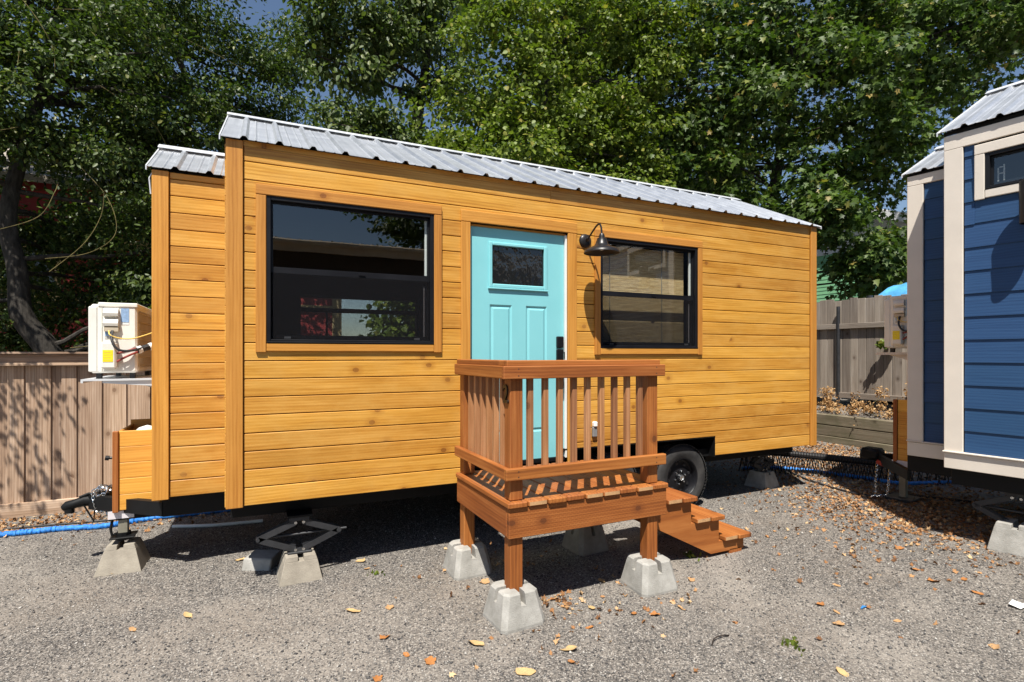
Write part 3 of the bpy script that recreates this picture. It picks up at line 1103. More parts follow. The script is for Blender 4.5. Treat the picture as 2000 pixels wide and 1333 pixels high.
def window(parent, x0, z0, x1, z1, zm, y=0.0, trim=None, screen=True, name='window', mat_trim=None, strip=True):
    """single-hung window in a front wall at y; black frame outer box given; trim = (left, right, top, bottom) outer box of the boards"""
    fw = 0.030
    m = MB()
    ya, yb = y - 0.012, y + 0.075
    m.cbox((x0, ya, z0), (x0 + fw, yb, z1), 0.003)
    m.cbox((x1 - fw, ya, z0), (x1, yb, z1), 0.003)
    m.cbox((x0 + fw, ya, z1 - fw), (x1 - fw, yb, z1), 0.003)
    m.cbox((x0 + fw, ya, z0), (x1 - fw, yb, z0 + fw), 0.003)
    m.cbox((x0 + 0.004, ya - 0.012, z0 + 0.004), (x1 - 0.004, ya, z0 + 0.014), 0.002)
    fr = m.build(name, M['black'], parent)
    a0, a1 = x0 + fw, x1 - fw
    zl, zu = z0 + fw, z1 - fw
    # upper sash (outer), lower sash (inner)
    m = MB(); t = 0.016
    m.box((a0, y + 0.020, zm - 0.022), (a1, y + 0.048, zm + 0.022))
    m.box((a0, y + 0.024, zu - t), (a1, y + 0.046, zu)); m.box((a0, y + 0.024, zm + 0.022), (a0 + t, y + 0.046, zu - t)); m.box((a1 - t, y + 0.024, zm + 0.022), (a1, y + 0.046, zu - t))
    m.build('upper_sash', M['black'], fr)
    m = MB(); t = 0.024
    m.box((a0, y + 0.050, zl), (a1, y + 0.072, zl + t + 0.01)); m.box((a0, y + 0.050, zl + t + 0.01), (a0 + t, y + 0.072, zm - 0.01)); m.box((a1 - t, y + 0.050, zl + t + 0.01), (a1, y + 0.072, zm - 0.01))
    m.build('lower_sash', M['black'], fr)
    m = MB(); m.box((a0 + 0.014, y + 0.0335, zm + 0.02), (a1 - 0.014, y + 0.0365, zu - 0.014)); m.build('pane', M['glass'], fr)
    m = MB(); m.box((a0 + 0.02, y + 0.0600, zl + 0.03), (a1 - 0.02, y + 0.0630, zm - 0.01)); m.build('pane', M['glass'], fr)
    if strip:
        m = MB(); m.box((a1 - 0.030, y + 0.050, zm + 0.03), (a1 - 0.012, y + 0.066, zu - 0.01)); m.build('jamb_liner', M['white'], fr)
        m = MB(); m.box((a1 - 0.040, y + 0.046, zl + 0.035), (a1 - 0.036, y + 0.0495, zm - 0.06)); m.build('sash_track', M['tape'], fr)
    if screen:
        m = MB(); m.box((a0 + 0.004, y + 0.0150, zl + 0.004), (a1 - 0.004, y + 0.0156, zm - 0.02)); m.build('insect_screen', M['screen'], fr)
        for xx in (x0 + 0.12, x1 - 0.16):
            m = MB(); m.box((xx, y + 0.006, zl + 0.006), (xx + 0.045, y + 0.0148, zl + 0.022)); m.build('screen_latch', M['jack_steel'], fr)
    m = MB(); m.box(((x0 + x1) / 2 + 0.03, y + 0.006, zm - 0.006), ((x0 + x1) / 2 + 0.075, y + 0.0195, zm + 0.012)); m.build('sash_lock', M['black'], fr)
    if trim:
        tx0, tx1, tz1, tz0 = trim
        mt = mat_trim or M['trim']
        T = 0.022; yc = y - T / 2 - 0.0005
        plank('trim_board', ((tx0 + tx1) / 2, yc, (z1 + tz1) / 2), tx1 - tx0, tz1 - z1, T, 'x', '-y', mt, fr)
        plank('trim_board', ((tx0 + x0) / 2, yc + 0.001, (tz0 + z1) / 2 - 0.001), z1 - tz0 - 0.003, x0 - tx0, T, 'z', '-y', mt, fr)
        plank('trim_board', ((tx1 + x1) / 2, yc + 0.001, (tz0 + z1) / 2 - 0.001), z1 - tz0 - 0.003, tx1 - x1, T, 'z', '-y', mt, fr)
        plank('trim_board', ((x0 + x1) / 2, yc + 0.002, (tz0 + z0) / 2 + 0.004), x1 - x0 - 0.004, z0 - tz0 - 0.008, T, 'x', '-y', mt, fr)
    return fr


# ------------------------------------------------------------------ honey-coloured tiny house
PITCH = 0.1287
ZB, ZE = 0.602, 3.155
HL = 6.20
house = thing('tiny_house', (0, 0, 0), 'honey stained wooden tiny house on a trailer with aqua door', 'tiny house')
W1 = (0.257, 1.757, 1.503, 2.820)
W2 = (3.128, 1.735, 4.344, 2.785)
DR = (1.815, 0.70, 2.770, 2.790)
WELL = (2.70, 0.0, 4.604, 0.808)
holes_s = [(W1[0] - 0.03, W1[1] - 0.03, W1[2] + 0.03, W1[3] + 0.03), (W2[0] - 0.03, W2[1] - 0.03, W2[2] + 0.03, W2[3] + 0.03), (DR[0] - 0.04, 0.0, DR[2] + 0.04, DR[3] + 0.04), WELL]

# sheathing behind the boards, with real openings
m = MB()
zs = [ZB, 0.808, W2[1], W1[1], W2[3], DR[3], W1[3], ZE]
zs = sorted(zs)
for a, b in zip(zs[:-1], zs[1:]):
    if b - a < 1e-4: continue
    mid = (a + b) / 2
    cut = sorted((h[0], h[2]) for h in ((W1[0], W1[1], W1[2], W1[3]), W2, DR, WELL) if h[1] < mid < h[3])
    merged = []
    for c in cut:
        if merged and c[0] < merged[-1][1]: merged[-1] = (merged[-1][0], max(merged[-1][1], c[1]))
        else: merged.append(c)
    x = 0.012
    for c in merged:
        if c[0] - x > 0.001: m.box((x, 0.022, a), (c[0], 0.095, b))
        x = c[1]
    m.box((x, 0.022, a), (HL - 0.012, 0.095, b))
wall = m.build('front_wall', M['steel_black'], house)
nrow = int((ZE - ZB) / PITCH) + 1
for i in range(nrow):
    z0 = ZB + i * PITCH + 0.003
    z1 = min(ZB + (i + 1) * PITCH - 0.003, ZE)
    if z1 - z0 < 0.02: continue
    for poly in row_pieces(0.112, HL - 0.102, z0, z1, holes_s):
        wd = max(p[0] for p in poly) - min(p[0] for p in poly)
        if wd > 4.5 and i in (16, 17, 18, 19):        # long runs are made of two boards butted together
            jx = {16: 4.6, 17: 1.72, 18: 3.9, 19: 2.6}[i]
            if len(poly) == 4:
                board_poly('siding_board', rect(poly[0][0], z0, jx - 0.0008, z1), 0.0, 0.021, M['siding'], wall)
                board_poly('siding_board', rect(jx + 0.0008, z0, poly[1][0], z1), 0.0, 0.021, M['siding'], wall)
                continue
        board_poly('siding_board', poly, 0.0, 0.021, M['siding'], wall)
for x0, x1 in ((0.0, 0.108), (HL - 0.098, HL)):
    plank('corner_trim', ((x0 + x1) / 2, -0.006, (ZB - 0.004 + ZE + 0.03) / 2), ZE - ZB + 0.034, x1 - x0, 0.026, 'z', '-y', M['trim'], wall)

# other walls, floor, ceiling
HD = 2.40
m = MB()
m.prism([(0.012, 0.096, ZB), (0.012, HD, ZB), (0.012, HD, ZE), (0.012, HD / 2, ZE + 0.60), (0.012, 0.096, ZE)], (0.06, 0, 0))
lw = m.build('end_wall', M['trim'], house)
for i in range(nrow):
    z0 = ZB + i * PITCH + 0.0015; z1 = min(z0 + PITCH - 0.003, ZE)
    plank('siding_board', (0.002, 0.305, (z0 + z1) / 2), 0.585, z1 - z0, 0.019, 'y', '-x', M['siding'], lw)
m = MB()
m.prism([(HL - 0.072, 0.096, ZB), (HL - 0.072, HD, ZB), (HL - 0.072, HD, ZE), (HL - 0.072, HD / 2, ZE + 0.60), (HL - 0.072, 0.096, ZE)], (0.06, 0, 0))
rw = m.build('end_wall', M['trim'], house)
for i in range(nrow):
    z0 = ZB + i * PITCH + 0.0015; z1 = min(z0 + PITCH - 0.003, ZE)
    plank('siding_board', (HL - 0.002, HD / 2, (z0 + z1) / 2), HD - 0.02, z1 - z0, 0.019, 'y', 'x', M['siding'], rw)
BW = (0.62, 1.55, 2.02, 2.36)       # window in the rear wall
m = MB()
m.box((0.072, HD - 0.09, ZB), (HL - 0.072, HD, BW[1])); m.box((0.072, HD - 0.09, BW[3]), (HL - 0.072, HD, ZE))
m.box((0.072, HD - 0.09, BW[1]), (BW[0], HD, BW[3])); m.box((BW[2], HD - 0.09, BW[1]), (HL - 0.072, HD, BW[3]))
bwall = m.build('back_wall', M['interior'], house)
m = MB()
m.box((BW[0], HD - 0.07, BW[1]), (BW[0] + 0.03, HD - 0.02, BW[3])); m.box((BW[2] - 0.03, HD - 0.07, BW[1]), (BW[2], HD - 0.02, BW[3]))
m.box((BW[0], HD - 0.07, 2.165), (BW[2], HD - 0.02, 2.215)); m.box((BW[0], HD - 0.07, BW[1]), (BW[2], HD - 0.02, BW[1] + 0.03)); m.box((BW[0], HD - 0.07, BW[3] - 0.03), (BW[2], HD - 0.02, BW[3]))
m.box((0.925, HD - 0.065, BW[1]), (0.945, HD - 0.025, 2.165))
bwn = m.build('back_window', M['black'], house)
m = MB(); m.box((BW[0] + 0.02, HD - 0.046, BW[1] + 0.02), (BW[2] - 0.02, HD - 0.043, BW[3] - 0.02)); m.build('pane', M['glass'], bwn)
m = MB(); m.box((0.013, 0.096, ZB - 0.02), (HL - 0.013, HD - 0.001, ZB + 0.06)); m.build('floor_deck', M['steel_black'], house)
m = MB(); m.box((0.073, 0.096, ZE - 0.05), (HL - 0.073, HD - 0.001, ZE - 0.01)); m.build('ceiling_panel', M['interior'], house)
m = MB(); m.box((0.075, 0.10, ZB + 0.061), (0.079, HD - 0.09, ZE - 0.05)); m.box((HL - 0.079, 0.10, ZB + 0.061), (HL - 0.075, HD - 0.09, ZE - 0.05))
m.box((0.08, 0.098, ZB + 0.061), (W1[0] - 0.03, 0.102, ZE - 0.05)); m.box((W2[2] + 0.03, 0.098, 0.9), (HL - 0.08, 0.102, ZE - 0.05)); m.box((2.10, 0.1, ZB + 0.061), (2.16, 0.5, ZE - 0.05))
m.build('inner_lining', M['interior'], house)

gable_roof(house, -0.030, HL + 0.03, -0.048, 3.185, HD / 2, 3.815)
m = MB(); m.box((0.11, 0.003, ZE + 0.001), (HL - 0.1, 0.10, ZE + 0.040)); m.build('fascia', M['siding'], house)

w1 = window(house, *W1[:2], W1[2], W1[3], 2.293, 0.0, (0.188, 1.567, 2.893, 1.692))
w2 = window(house, *W2[:2], W2[2], W2[3], 2.262, 0.0, (3.067, 4.403, 2.855, 1.672))
# bamboo roll blind behind the second window
for i in range(80):
    z = 2.74 - i * 0.0128
    if z < 1.80: break
    plank('blind_slat', (3.73, 0.130 + 0.0015 * (i % 3), z), 1.10, 0.0098, 0.003, 'x', '-y', M['bamboo'], w2, 0.001)
for xx in (3.33, 3.98):
    m = MB(); m.tube([(xx, 0.122, 2.75), (xx, 0.122, 1.80)], 0.004, 5); m.build('blind_cord', M['jack_post'], w2)
m = MB(); m.box((3.10, 0.55, 1.60), (4.38, 1.10, 1.83)); m.cbox((3.15, 0.50, 1.83), (4.3, 0.9, 1.87), 0.01)
m.build('counter', M['tan_wall'], house)

# door
d = MB()
DX0, DX1, DZ0, DZ1 = 1.832, 2.752, 0.742, 2.768
yd = 0.030
gl = (2.030, 2.285, 2.545, 2.622)
pn = [(2.012, 0.985, 2.225, 2.110), (2.362, 0.985, 2.575, 2.110)]
# slab built as stiles and rails round the sunk panels and the light
xs_ = sorted({DX0, gl[0], gl[2], pn[0][0], pn[0][2], pn[1][0], pn[1][2], DX1}); zs_ = sorted({DZ0, 0.985, 2.110, gl[1], gl[3], DZ1})
for a, b in zip(xs_[:-1], xs_[1:]):
    for c, e in zip(zs_[:-1], zs_[1:]):
        mx_, mz_ = (a + b) / 2, (c + e) / 2
        if gl[0] < mx_ < gl[2] and gl[1] < mz_ < gl[3]: continue
        if any(p[0] < mx_ < p[2] and p[1] < mz_ < p[3] for p in pn): continue
        d.add([(a, yd, c), (b, yd, c), (b, yd, e), (a, yd, e)], [(0, 1, 2, 3)])
d.box((DX0, yd + 0.012, DZ0), (gl[0] - 0.005, yd + 0.044, DZ1)); d.box((gl[2] + 0.005, yd + 0.012, DZ0), (DX1, yd + 0.044, DZ1))
d.box((gl[0] - 0.005, yd + 0.0125, DZ0), (gl[2] + 0.005, yd + 0.044, gl[1] - 0.005)); d.box((gl[0] - 0.005, yd + 0.0125, gl[3] + 0.005), (gl[2] + 0.005, yd + 0.044, DZ1))
for p in pn:      # moulded panel: outer slope down, groove, slope up, raised field
    loops = []
    for ins, dep in ((0, 0), (0.012, 0.010), (0.020, 0.010), (0.036, 0.001)):
        loops.append([(p[0] + ins, yd + dep, p[1] + ins), (p[2] - ins, yd + dep, p[1] + ins), (p[2] - ins, yd + dep, p[3] - ins), (p[0] + ins, yd + dep, p[3] - ins)])
    vs = [q for l_ in loops for q in l_]
    fs = [(12, 13, 14, 15)]
    for i in range(3):
        for k in range(4): fs.append((i * 4 + k, i * 4 + (k + 1) % 4, (i + 1) * 4 + (k + 1) % 4, (i + 1) * 4 + k))
    d.add(vs, fs)
door = d.build('door', M['aqua'], house)
lb = MB()     # moulding round the light
for (a, b, c, e) in ((gl[0] - 0.028, gl[1] - 0.030, gl[0] + 0.004, gl[3] + 0.028), (gl[2] - 0.004, gl[1] - 0.030, gl[2] + 0.028, gl[3] + 0.028), (gl[0] + 0.0045, gl[3] - 0.002, gl[2] - 0.0045, gl[3] + 0.0275), (gl[0] + 0.0045, gl[1] - 0.0295, gl[2] - 0.0045, gl[1] + 0.004)):
    lb.cbox((a, yd - 0.016, b), (c, yd + 0.010, e), 0.007)
lb.cbox((gl[0] - 0.036, yd - 0.020, gl[1] - 0.042), (gl[2] + 0.036, yd - 0.002, gl[1] - 0.029), 0.005)
lb.build('light_moulding', M['aqua'], door)
m = MB(); m.box((gl[0] - 0.004, yd + 0.012, gl[1] - 0.004), (gl[2] + 0.004, yd + 0.020, gl[3] + 0.004)); m.build('pane', M['door_glass'], door)
m = MB(); m.box((DX0 - 0.018, 0.022, DZ0), (DX0 - 0.002, 0.095, DZ1 + 0.018)); m.box((DX0 - 0.018, 0.022, DZ1 + 0.002), (DX1 + 0.018, 0.095, DZ1 + 0.018)); m.build('door_jamb', M['trim'], door)
m = MB(); m.box((DX1 + 0.003, 0.004, DZ0 - 0.01), (DX1 + 0.018, 0.095, DZ1 + 0.0015)); m.build('door_jamb', M['white'], door)
m = MB(); m.box((DX0, 0.010, DZ0 - 0.035), (DX1, 0.09, DZ0 - 0.004)); m.build('threshold', M['steel_black'], door)
m = MB(); m.cbox((2.668, yd - 0.030, 1.738), (2.738, yd, 1.842), 0.008); kp = m.build('lock_keypad', M['black'], door)
m = MB(); m.cbox((2.668, yd - 0.026, 1.610), (2.738, yd, 1.724), 0.008); m.cbox((2.690, yd - 0.022, 1.33), (2.722, yd, 1.610), 0.006)
m.tube([(2.706, yd - 0.01, 1.60), (2.706, yd - 0.055, 1.585), (2.706, yd - 0.062, 1.52), (2.706, yd - 0.058, 1.40), (2.706, yd - 0.045, 1.36), (2.706, yd - 0.01, 1.355)], 0.011, 8)
m.build('handle', M['black'], door)
m = MB(); m.tube([(2.756, yd - 0.01, 1.64), (2.756, yd - 0.01, 1.70)], 0.007, 8); m.build('strike_plate', M['black'], door)
T = 0.022
plank('door_trim', ((1.736 + 2.866) / 2, -T / 2 - 0.0005, (2.790 + 2.886) / 2), 1.130, 0.096, T, 'x', '-y', M['trim'], door)
plank('door_trim', ((1.736 + 1.818) / 2, -T / 2 + 0.0005, (0.66 + 2.789) / 2), 2.127, 0.082, T, 'z', '-y', M['trim'], door)
plank('door_trim', ((2.768 + 2.866) / 2, -T / 2 + 0.0005, (0.66 + 2.789) / 2), 2.127, 0.094, T, 'z', '-y', M['trim'], door)

# exterior outlet box low on the wall
m = MB(); m.cbox((3.035, -0.030, 0.905), (3.085, 0.0, 1.000), 0.006); m.build('outlet_box', M['outlet'], house)
m = MB(); m.cbox((3.040, -0.045, 1.000), (3.080, 0.0, 1.048), 0.008); m.build('outlet_hood', M['white'], house)

# narrower front bay with its own lower roof
BY = 0.60; BX = -0.522; BZ0, BZ1 = 0.580, 3.075
m = MB(); m.box((BX + 0.012, BY + 0.022, BZ0), (-0.004, 1.80 - 0.012, BZ1 - 0.02))
m.prism([(BX + 0.012, BY + 0.022, BZ1 - 0.02), (BX + 0.012, 1.788, BZ1 - 0.02), (BX + 0.012, 1.2, BZ1 + 0.35)], (-0.02 - BX, 0, 0))
bay = m.build('bay_wall', M['trim'], house)
i = 0
while True:
    z0 = BZ0 + i * PITCH + 0.003; z1 = min(z0 + PITCH - 0.006, BZ1)
    if z1 - z0 < 0.02: break
    board_poly('siding_board', rect(BX + 0.114, z0, -0.012, z1), BY, 0.021, M['siding'], bay)
    i += 1
plank('corner_trim', (BX + 0.055, BY - 0.006, (BZ0 - 0.01 + BZ1) / 2), BZ1 - BZ0 + 0.012, 0.110, 0.026, 'z', '-y', M['trim'], bay)
gable_roof(house, BX - 0.025, -0.032, BY - 0.045, 3.088, 1.2, 3.440, 0.6, BX + 0.155)
m = MB(); m.tube([(BX - 0.004, BY + 0.03, 3.06), (BX - 0.022, BY + 0.03, 3.02), (BX - 0.012, BY + 0.03, 2.90)], 0.006, 6); m.build('drip_wire', M['roof_white'], house)

# open storage box on the tongue
KY = 0.91; KX0, KX1, KZ0, KZ1 = -0.828, -0.46, 0.445, 1.072
m = MB()
m.box((KX0 + 0.02, KY + 0.021, KZ0), (KX1, KY + 0.04, KZ1 - 0.02)); m.box((KX0 + 0.02, 1.48, KZ0), (BX - 0.002, 1.50, KZ1 + 0.03)); m.box((KX0 + 0.02, KY + 0.04, KZ0), (KX0 + 0.04, 1.48, KZ1 - 0.01)); m.box((KX0 + 0.04, KY + 0.04, KZ0), (BX - 0.002, 1.48, KZ0 + 0.02))
kbox = m.build('tongue_box', M['trim'], house)
for i in range(5):
    a = KZ0 + i * 0.1255 + 0.001; b = KZ0 + (i + 1) * 0.1255 - 0.001
    board_poly('box_board', rect(KX0 + 0.042, a, KX1 if i == 0 else BX + 0.10, b), KY, 0.020, M['box'], kbox, 0.003)
plank('box_corner', (KX0 + 0.020, KY + 0.004, (KZ0 - 0.012 + KZ1) / 2), KZ1 - KZ0 + 0.012, 0.040, 0.036, 'z', '-y', M['deck'], kbox)
m = MB(); m.lathe([(0.0, 0.62), (0.06, 0.60), (0.11, 0.55), (0.12, 0.45), (0.12, 0.05), (0.10, 0.0), (0, 0)], (-0.63, 1.12, 0.47), (0, 0, 1), 20); m.build('gas_bottle', M['ac'], kbox, True)
m = MB(); m.cbox((-0.60, 1.26, 0.47), (BX - 0.004, 1.45, 1.12), 0.02); m.build('battery_case', M['jack_steel'], kbox)

# shelf under the air conditioner
m = MB()
m.box((-1.035, 0.93, 1.470), (-0.525, 1.79, 1.484)); m.box((-1.035, 0.93, 1.455), (-1.02, 1.79, 1.470))
m.prism([(-0.90, 0.945, 1.470), (-0.525, 0.945, 1.470), (-0.525, 0.945, 1.42), (-0.90, 0.945, 1.452)], (0, 0.02, 0))
m.prism([(-0.90, 1.745, 1.470), (-0.525, 1.745, 1.470), (-0.525, 1.745, 1.30), (-0.90, 1.745, 1.452)], (0, 0.02, 0))
m.build('shelf_bracket', M['roof_white'], house)

# trailer frame
m = MB()
m.cbox((-0.47, 0.68, 0.415), (0.10, 0.75, 0.578), 0.006)
m.cbox((0.02, 0.26, 0.455), (2.58, 0.33, 0.598), 0.006); m.cbox((4.72, 0.26, 0.475), (6.15, 0.33, 0.598), 0.006)
m.cbox((2.60, 0.50, 0.44), (4.70, 0.57, 0.598), 0.006)
m.cbox((0.02, 2.27, 0.455), (6.15, 2.34, 0.598), 0.006); m.cbox((-0.47, 1.71, 0.415), (0.10, 1.78, 0.578), 0.006)
for x in (0.03, 0.9, 1.8, 2.62, 4.63, 5.4, 6.07): m.cbox((x, 0.335, 0.47), (x + 0.06, 2.269, 0.58), 0.006)
m.prism([(-0.47, 0.68, 0.42), (-0.47, 0.75, 0.42), (-1.04, 1.235, 0.42), (-1.04, 1.165, 0.42)], (0, 0, 0.11))
m.prism([(-0.47, 1.78, 0.42), (-0.47, 1.71, 0.42), (-1.04, 1.165, 0.4195), (-1.04, 1.235, 0.4195)], (0, 0, 0.1105))
m.cbox((-0.86, 0.93, 0.365), (-0.44, 1.45, 0.442), 0.004)
frame = m.build('trailer_frame', M['steel_black'], house)
m = MB(); m.box((-0.862, 0.926, 0.378), (-0.690, 0.9295, 0.440)); m.build('reflective_tape', M['tape'], frame)
lettering('frame_lettering', 'PREMIER', 0.030, 0.0008, (-0.60, 0.9285, 0.400), (R(90), 0, 0), M['print_grey'], frame)
# wheel arch liner
m = MB()
m.box((2.70, 0.03, 0.802), (4.604, 0.48, 0.812)); m.box((2.695, 0.03, 0.58), (2.703, 0.48, 0.80)); m.box((4.596, 0.006, 0.585), (4.604, 0.48, 0.801)); m.box((2.70, 0.47, 0.58), (4.60, 0.48, 0.80)); m.box((4.55, 0.004, 0.796), (4.604, 0.029, 0.812)); m.box((2.70, 0.004, 0.796), (4.55, 0.029, 0.812))
m.build('wheel_arch', M['steel_black'], house)
wheel(4.215, 0.170, g(4.2, 0.17) + 0.343, house)
wheel(3.30, 0.170, g(3.3, 0.17) + 0.343, house)
m = MB(); m.tube([(4.215, 0.2, 0.385), (4.215, 2.2, 0.385)], 0.035, 8); m.tube([(3.30, 0.2, 0.385), (3.30, 2.2, 0.385)], 0.035, 8)
m.prism([(2.85, 0.50, 0.42), (3.75, 0.50, 0.45), (4.65, 0.50, 0.42), (4.65, 0.50, 0.405), (3.75, 0.50, 0.435), (2.85, 0.50, 0.405)], (0, 0.05, 0)); m.build('axle', M['steel_black'], house)

# coupler and safety chain
m = MB()
m.prism([(-1.02, 1.16, 0.43), (-0.90, 1.16, 0.43), (-0.90, 1.16, 0.54), (-1.00, 1.16, 0.535)], (0, 0.08, 0))
m.tube([(-0.98, 1.2, 0.485), (-1.07, 1.2, 0.487), (-1.13, 1.2, 0.470), (-1.185, 1.2, 0.455), (-1.215, 1.2, 0.44)], [0.05, 0.045, 0.036, 0.04, 0.022], 12)
m.tube([(-1.17, 1.2, 0.45), (-1.17, 1.2, 0.40)], 0.033, 10)
m.tube([(-1.10, 1.18, 0.52), (-1.04, 1.18, 0.545), (-0.98, 1.18, 0.53)], 0.012, 6)
m.tube([(-1.07, 1.165, 0.46), (-1.00, 1.155, 0.32), (-0.995, 1.155, 0.44)], 0.007, 5)
cp = m.build('coupler', M['steel_black'], house, True)
chain([(-0.86, 1.13, 0.56), (-0.93, 1.11, 0.60), (-0.99, 1.13, 0.575), (-0.98, 1.12, 0.53), (-0.91, 1.10, 0.55), (-0.90, 1.12, 0.59), (-0.96, 1.15, 0.61), (-1.01, 1.14, 0.56), (-0.99, 1.12, 0.47), (-0.97, 1.11, 0.41), (-0.93, 1.11, 0.40), (-0.91, 1.12, 0.45), (-0.905, 1.11, 0.37), (-0.93, 1.11, 0.36)], M['chrome'], 'safety_chain', house, 0.017)
chain([(-0.87, 1.18, 0.57), (-0.95, 1.20, 0.595), (-1.0, 1.2, 0.56), (-0.94, 1.19, 0.545), (-0.88, 1.17, 0.60)], M['rubber'], 'cable_loop', house, 0.02)
# tongue jack post
m = MB(); m.cbox((-0.800, 0.945, 0.235), (-0.735, 1.010, 0.43), 0.005); m.build('tongue_jack', M['jack_post'], house)
m = MB(); m.cbox((-0.85, 0.895, 0.222), (-0.685, 1.06, 0.234), 0.003); m.tube([(-0.768, 0.978, 0.2), (-0.768, 0.978, 0.26)], 0.05, 10); m.build('jack_foot', M['steel_black'], house)
m = MB(); m.tube([(-0.835, 0.97, 0.40), (-0.848, 0.95, 0.30), (-0.838, 0.94, 0.25), (-0.81, 0.94, 0.26)], 0.011, 6); m.build('crank_rod', M['steel_black'], house)
m = MB(); m.tube([(-0.82, 1.0, 0.85), (-0.875, 1.0, 0.852)], 0.010, 8); m.tube([(-0.868, 1.0, 0.851), (-0.893, 0.998, 0.855)], 0.019, 8); m.build('box_latch', M['black'], house)

# scissor jack under the front corner
def jack(parent, cx, y, zb, zt, half, nm='scissor_jack'):
    j = MB()
    zm = (zb + zt) / 2 + 0.005
    for dy in (-0.030, 0.030):
        for a, b in (((cx - 0.03, zt), (cx - half, zm)), ((cx + 0.03, zt), (cx + half, zm)), ((cx - half, zm), (cx - 0.03, zb)), ((cx + half, zm), (cx + 0.03, zb))):
            dx, dz = b[0] - a[0], b[1] - a[1]; L = math.hypot(dx, dz); px_, pz_ = -dz / L * 0.021, dx / L * 0.021
            j.prism([(a[0] + px_, y + dy - 0.004, a[1] + pz_), (b[0] + px_, y + dy - 0.004, b[1] + pz_), (b[0] - px_, y + dy - 0.004, b[1] - pz_), (a[0] - px_, y + dy - 0.004, a[1] - pz_)], (0, 0.008, 0))
    j.tube([(cx - half - 0.01, y, zm), (cx + half + 0.06, y, zm)], 0.009, 8)
    j.tube([(cx + half, y - 0.04, zm), (cx + half, y + 0.04, zm)], 0.018, 8); j.tube([(cx - half, y - 0.04, zm), (cx - half, y + 0.04, zm)], 0.014, 8)
    j.cbox((cx - 0.085, y - 0.05, zb - 0.030), (cx + 0.085, y + 0.05, zb - 0.014), 0.003); j.cbox((cx - 0.07, y - 0.04, zt + 0.012), (cx + 0.07, y + 0.04, zt + 0.05), 0.003)
    jo = j.build(nm, M['jack_steel'], parent)
    for sx in (-0.028, 0.028):
        for z in (zb, zt):
            b = MB(); b.tube([(cx + sx, y - 0.046, z), (cx + sx, y - 0.034, z)], 0.011, 8); b.build('pivot_bolt', M['chrome'], jo)
    return jo


jack(house, 0.487, 0.13, 0.212, 0.415, 0.285)
m = MB(); m.box((0.40, 0.08, 0.455), (0.58, 0.28, 0.47)); m.build('jack_plate', M['steel_black'], house)
jack(house, 5.80, 0.42, 0.27, 0.42, 0.16, 'scissor_jack')

# ------------------------------------------------------------------ wall lamp
LX, LZ = 2.965, 2.735
lamp = thing('wall_lamp', (LX, 0, LZ), 'black gooseneck barn lamp on the honey wall beside the aqua door', 'wall lamp')
m = MB(); m.lathe([(0.0, 0.032), (0.030, 0.030), (0.050, 0.022), (0.062, 0.012), (0.066, 0.0)], (0, 0, 0), (0, -1, 0), 28); m.build('back_plate', M['bulb_dark'], lamp, True)
m = MB()
arc = [(0, -0.03, 0.0), (0, -0.055, 0.014), (0, -0.12, 0.060), (0, -0.18, 0.098), (0, -0.215, 0.110), (0, -0.245, 0.102), (0, -0.262, 0.072), (0, -0.268, 0.030), (0, -0.270, -0.015)]
m.tube(arc, 0.0085, 8); m.tube([(0, -0.03, 0), (0, -0.055, 0.018)], 0.016, 10); m.build('arm', M['bulb_dark'], lamp, True)
m = MB()
prof = [(0.0, 0.035), (0.016, 0.033), (0.024, 0.018), (0.026, 0.0), (0.040, -0.008), (0.042, -0.022), (0.048, -0.034), (0.053, -0.052), (0.066, -0.068), (0.105, -0.086), (0.140, -0.104), (0.150, -0.118), (0.151, -0.128), (0.147, -0.128), (0.144, -0.118), (0.100, -0.092), (0.060, -0.074), (0.044, -0.05), (0.0, -0.045)]
m.lathe([(a * 1.06, b * 1.08) for a, b in prof], (0, -0.270, -0.02), (0, 0, 1), 40); m.build('shade', M['bulb_dark'], lamp, True)
m = MB(); m.lathe([(0.0, -0.115), (0.02, -0.108), (0.03, -0.09), (0.026, -0.07), (0.015, -0.05)], (0, -0.270, -0.02), (0, 0, 1), 16); m.build('bulb', M['white'], lamp, True)

# ------------------------------------------------------------------ entry deck with steps
deck = thing('entry_deck', (1.60, -1.25, 0), 'small red-brown timber entry deck with railing and three steps', 'deck')
OX, OY = 1.60, -1.25      # parts are given in yard coordinates and shifted to the deck's origin


def dk(name, ctr, L, W, T, along, normal, mat=None, parent=None, c=0.005):
    return plank(name, (ctr[0] - OX, ctr[1] - OY, ctr[2]), L, W, T, along, normal, mat or M['deck'], parent or deck, c)


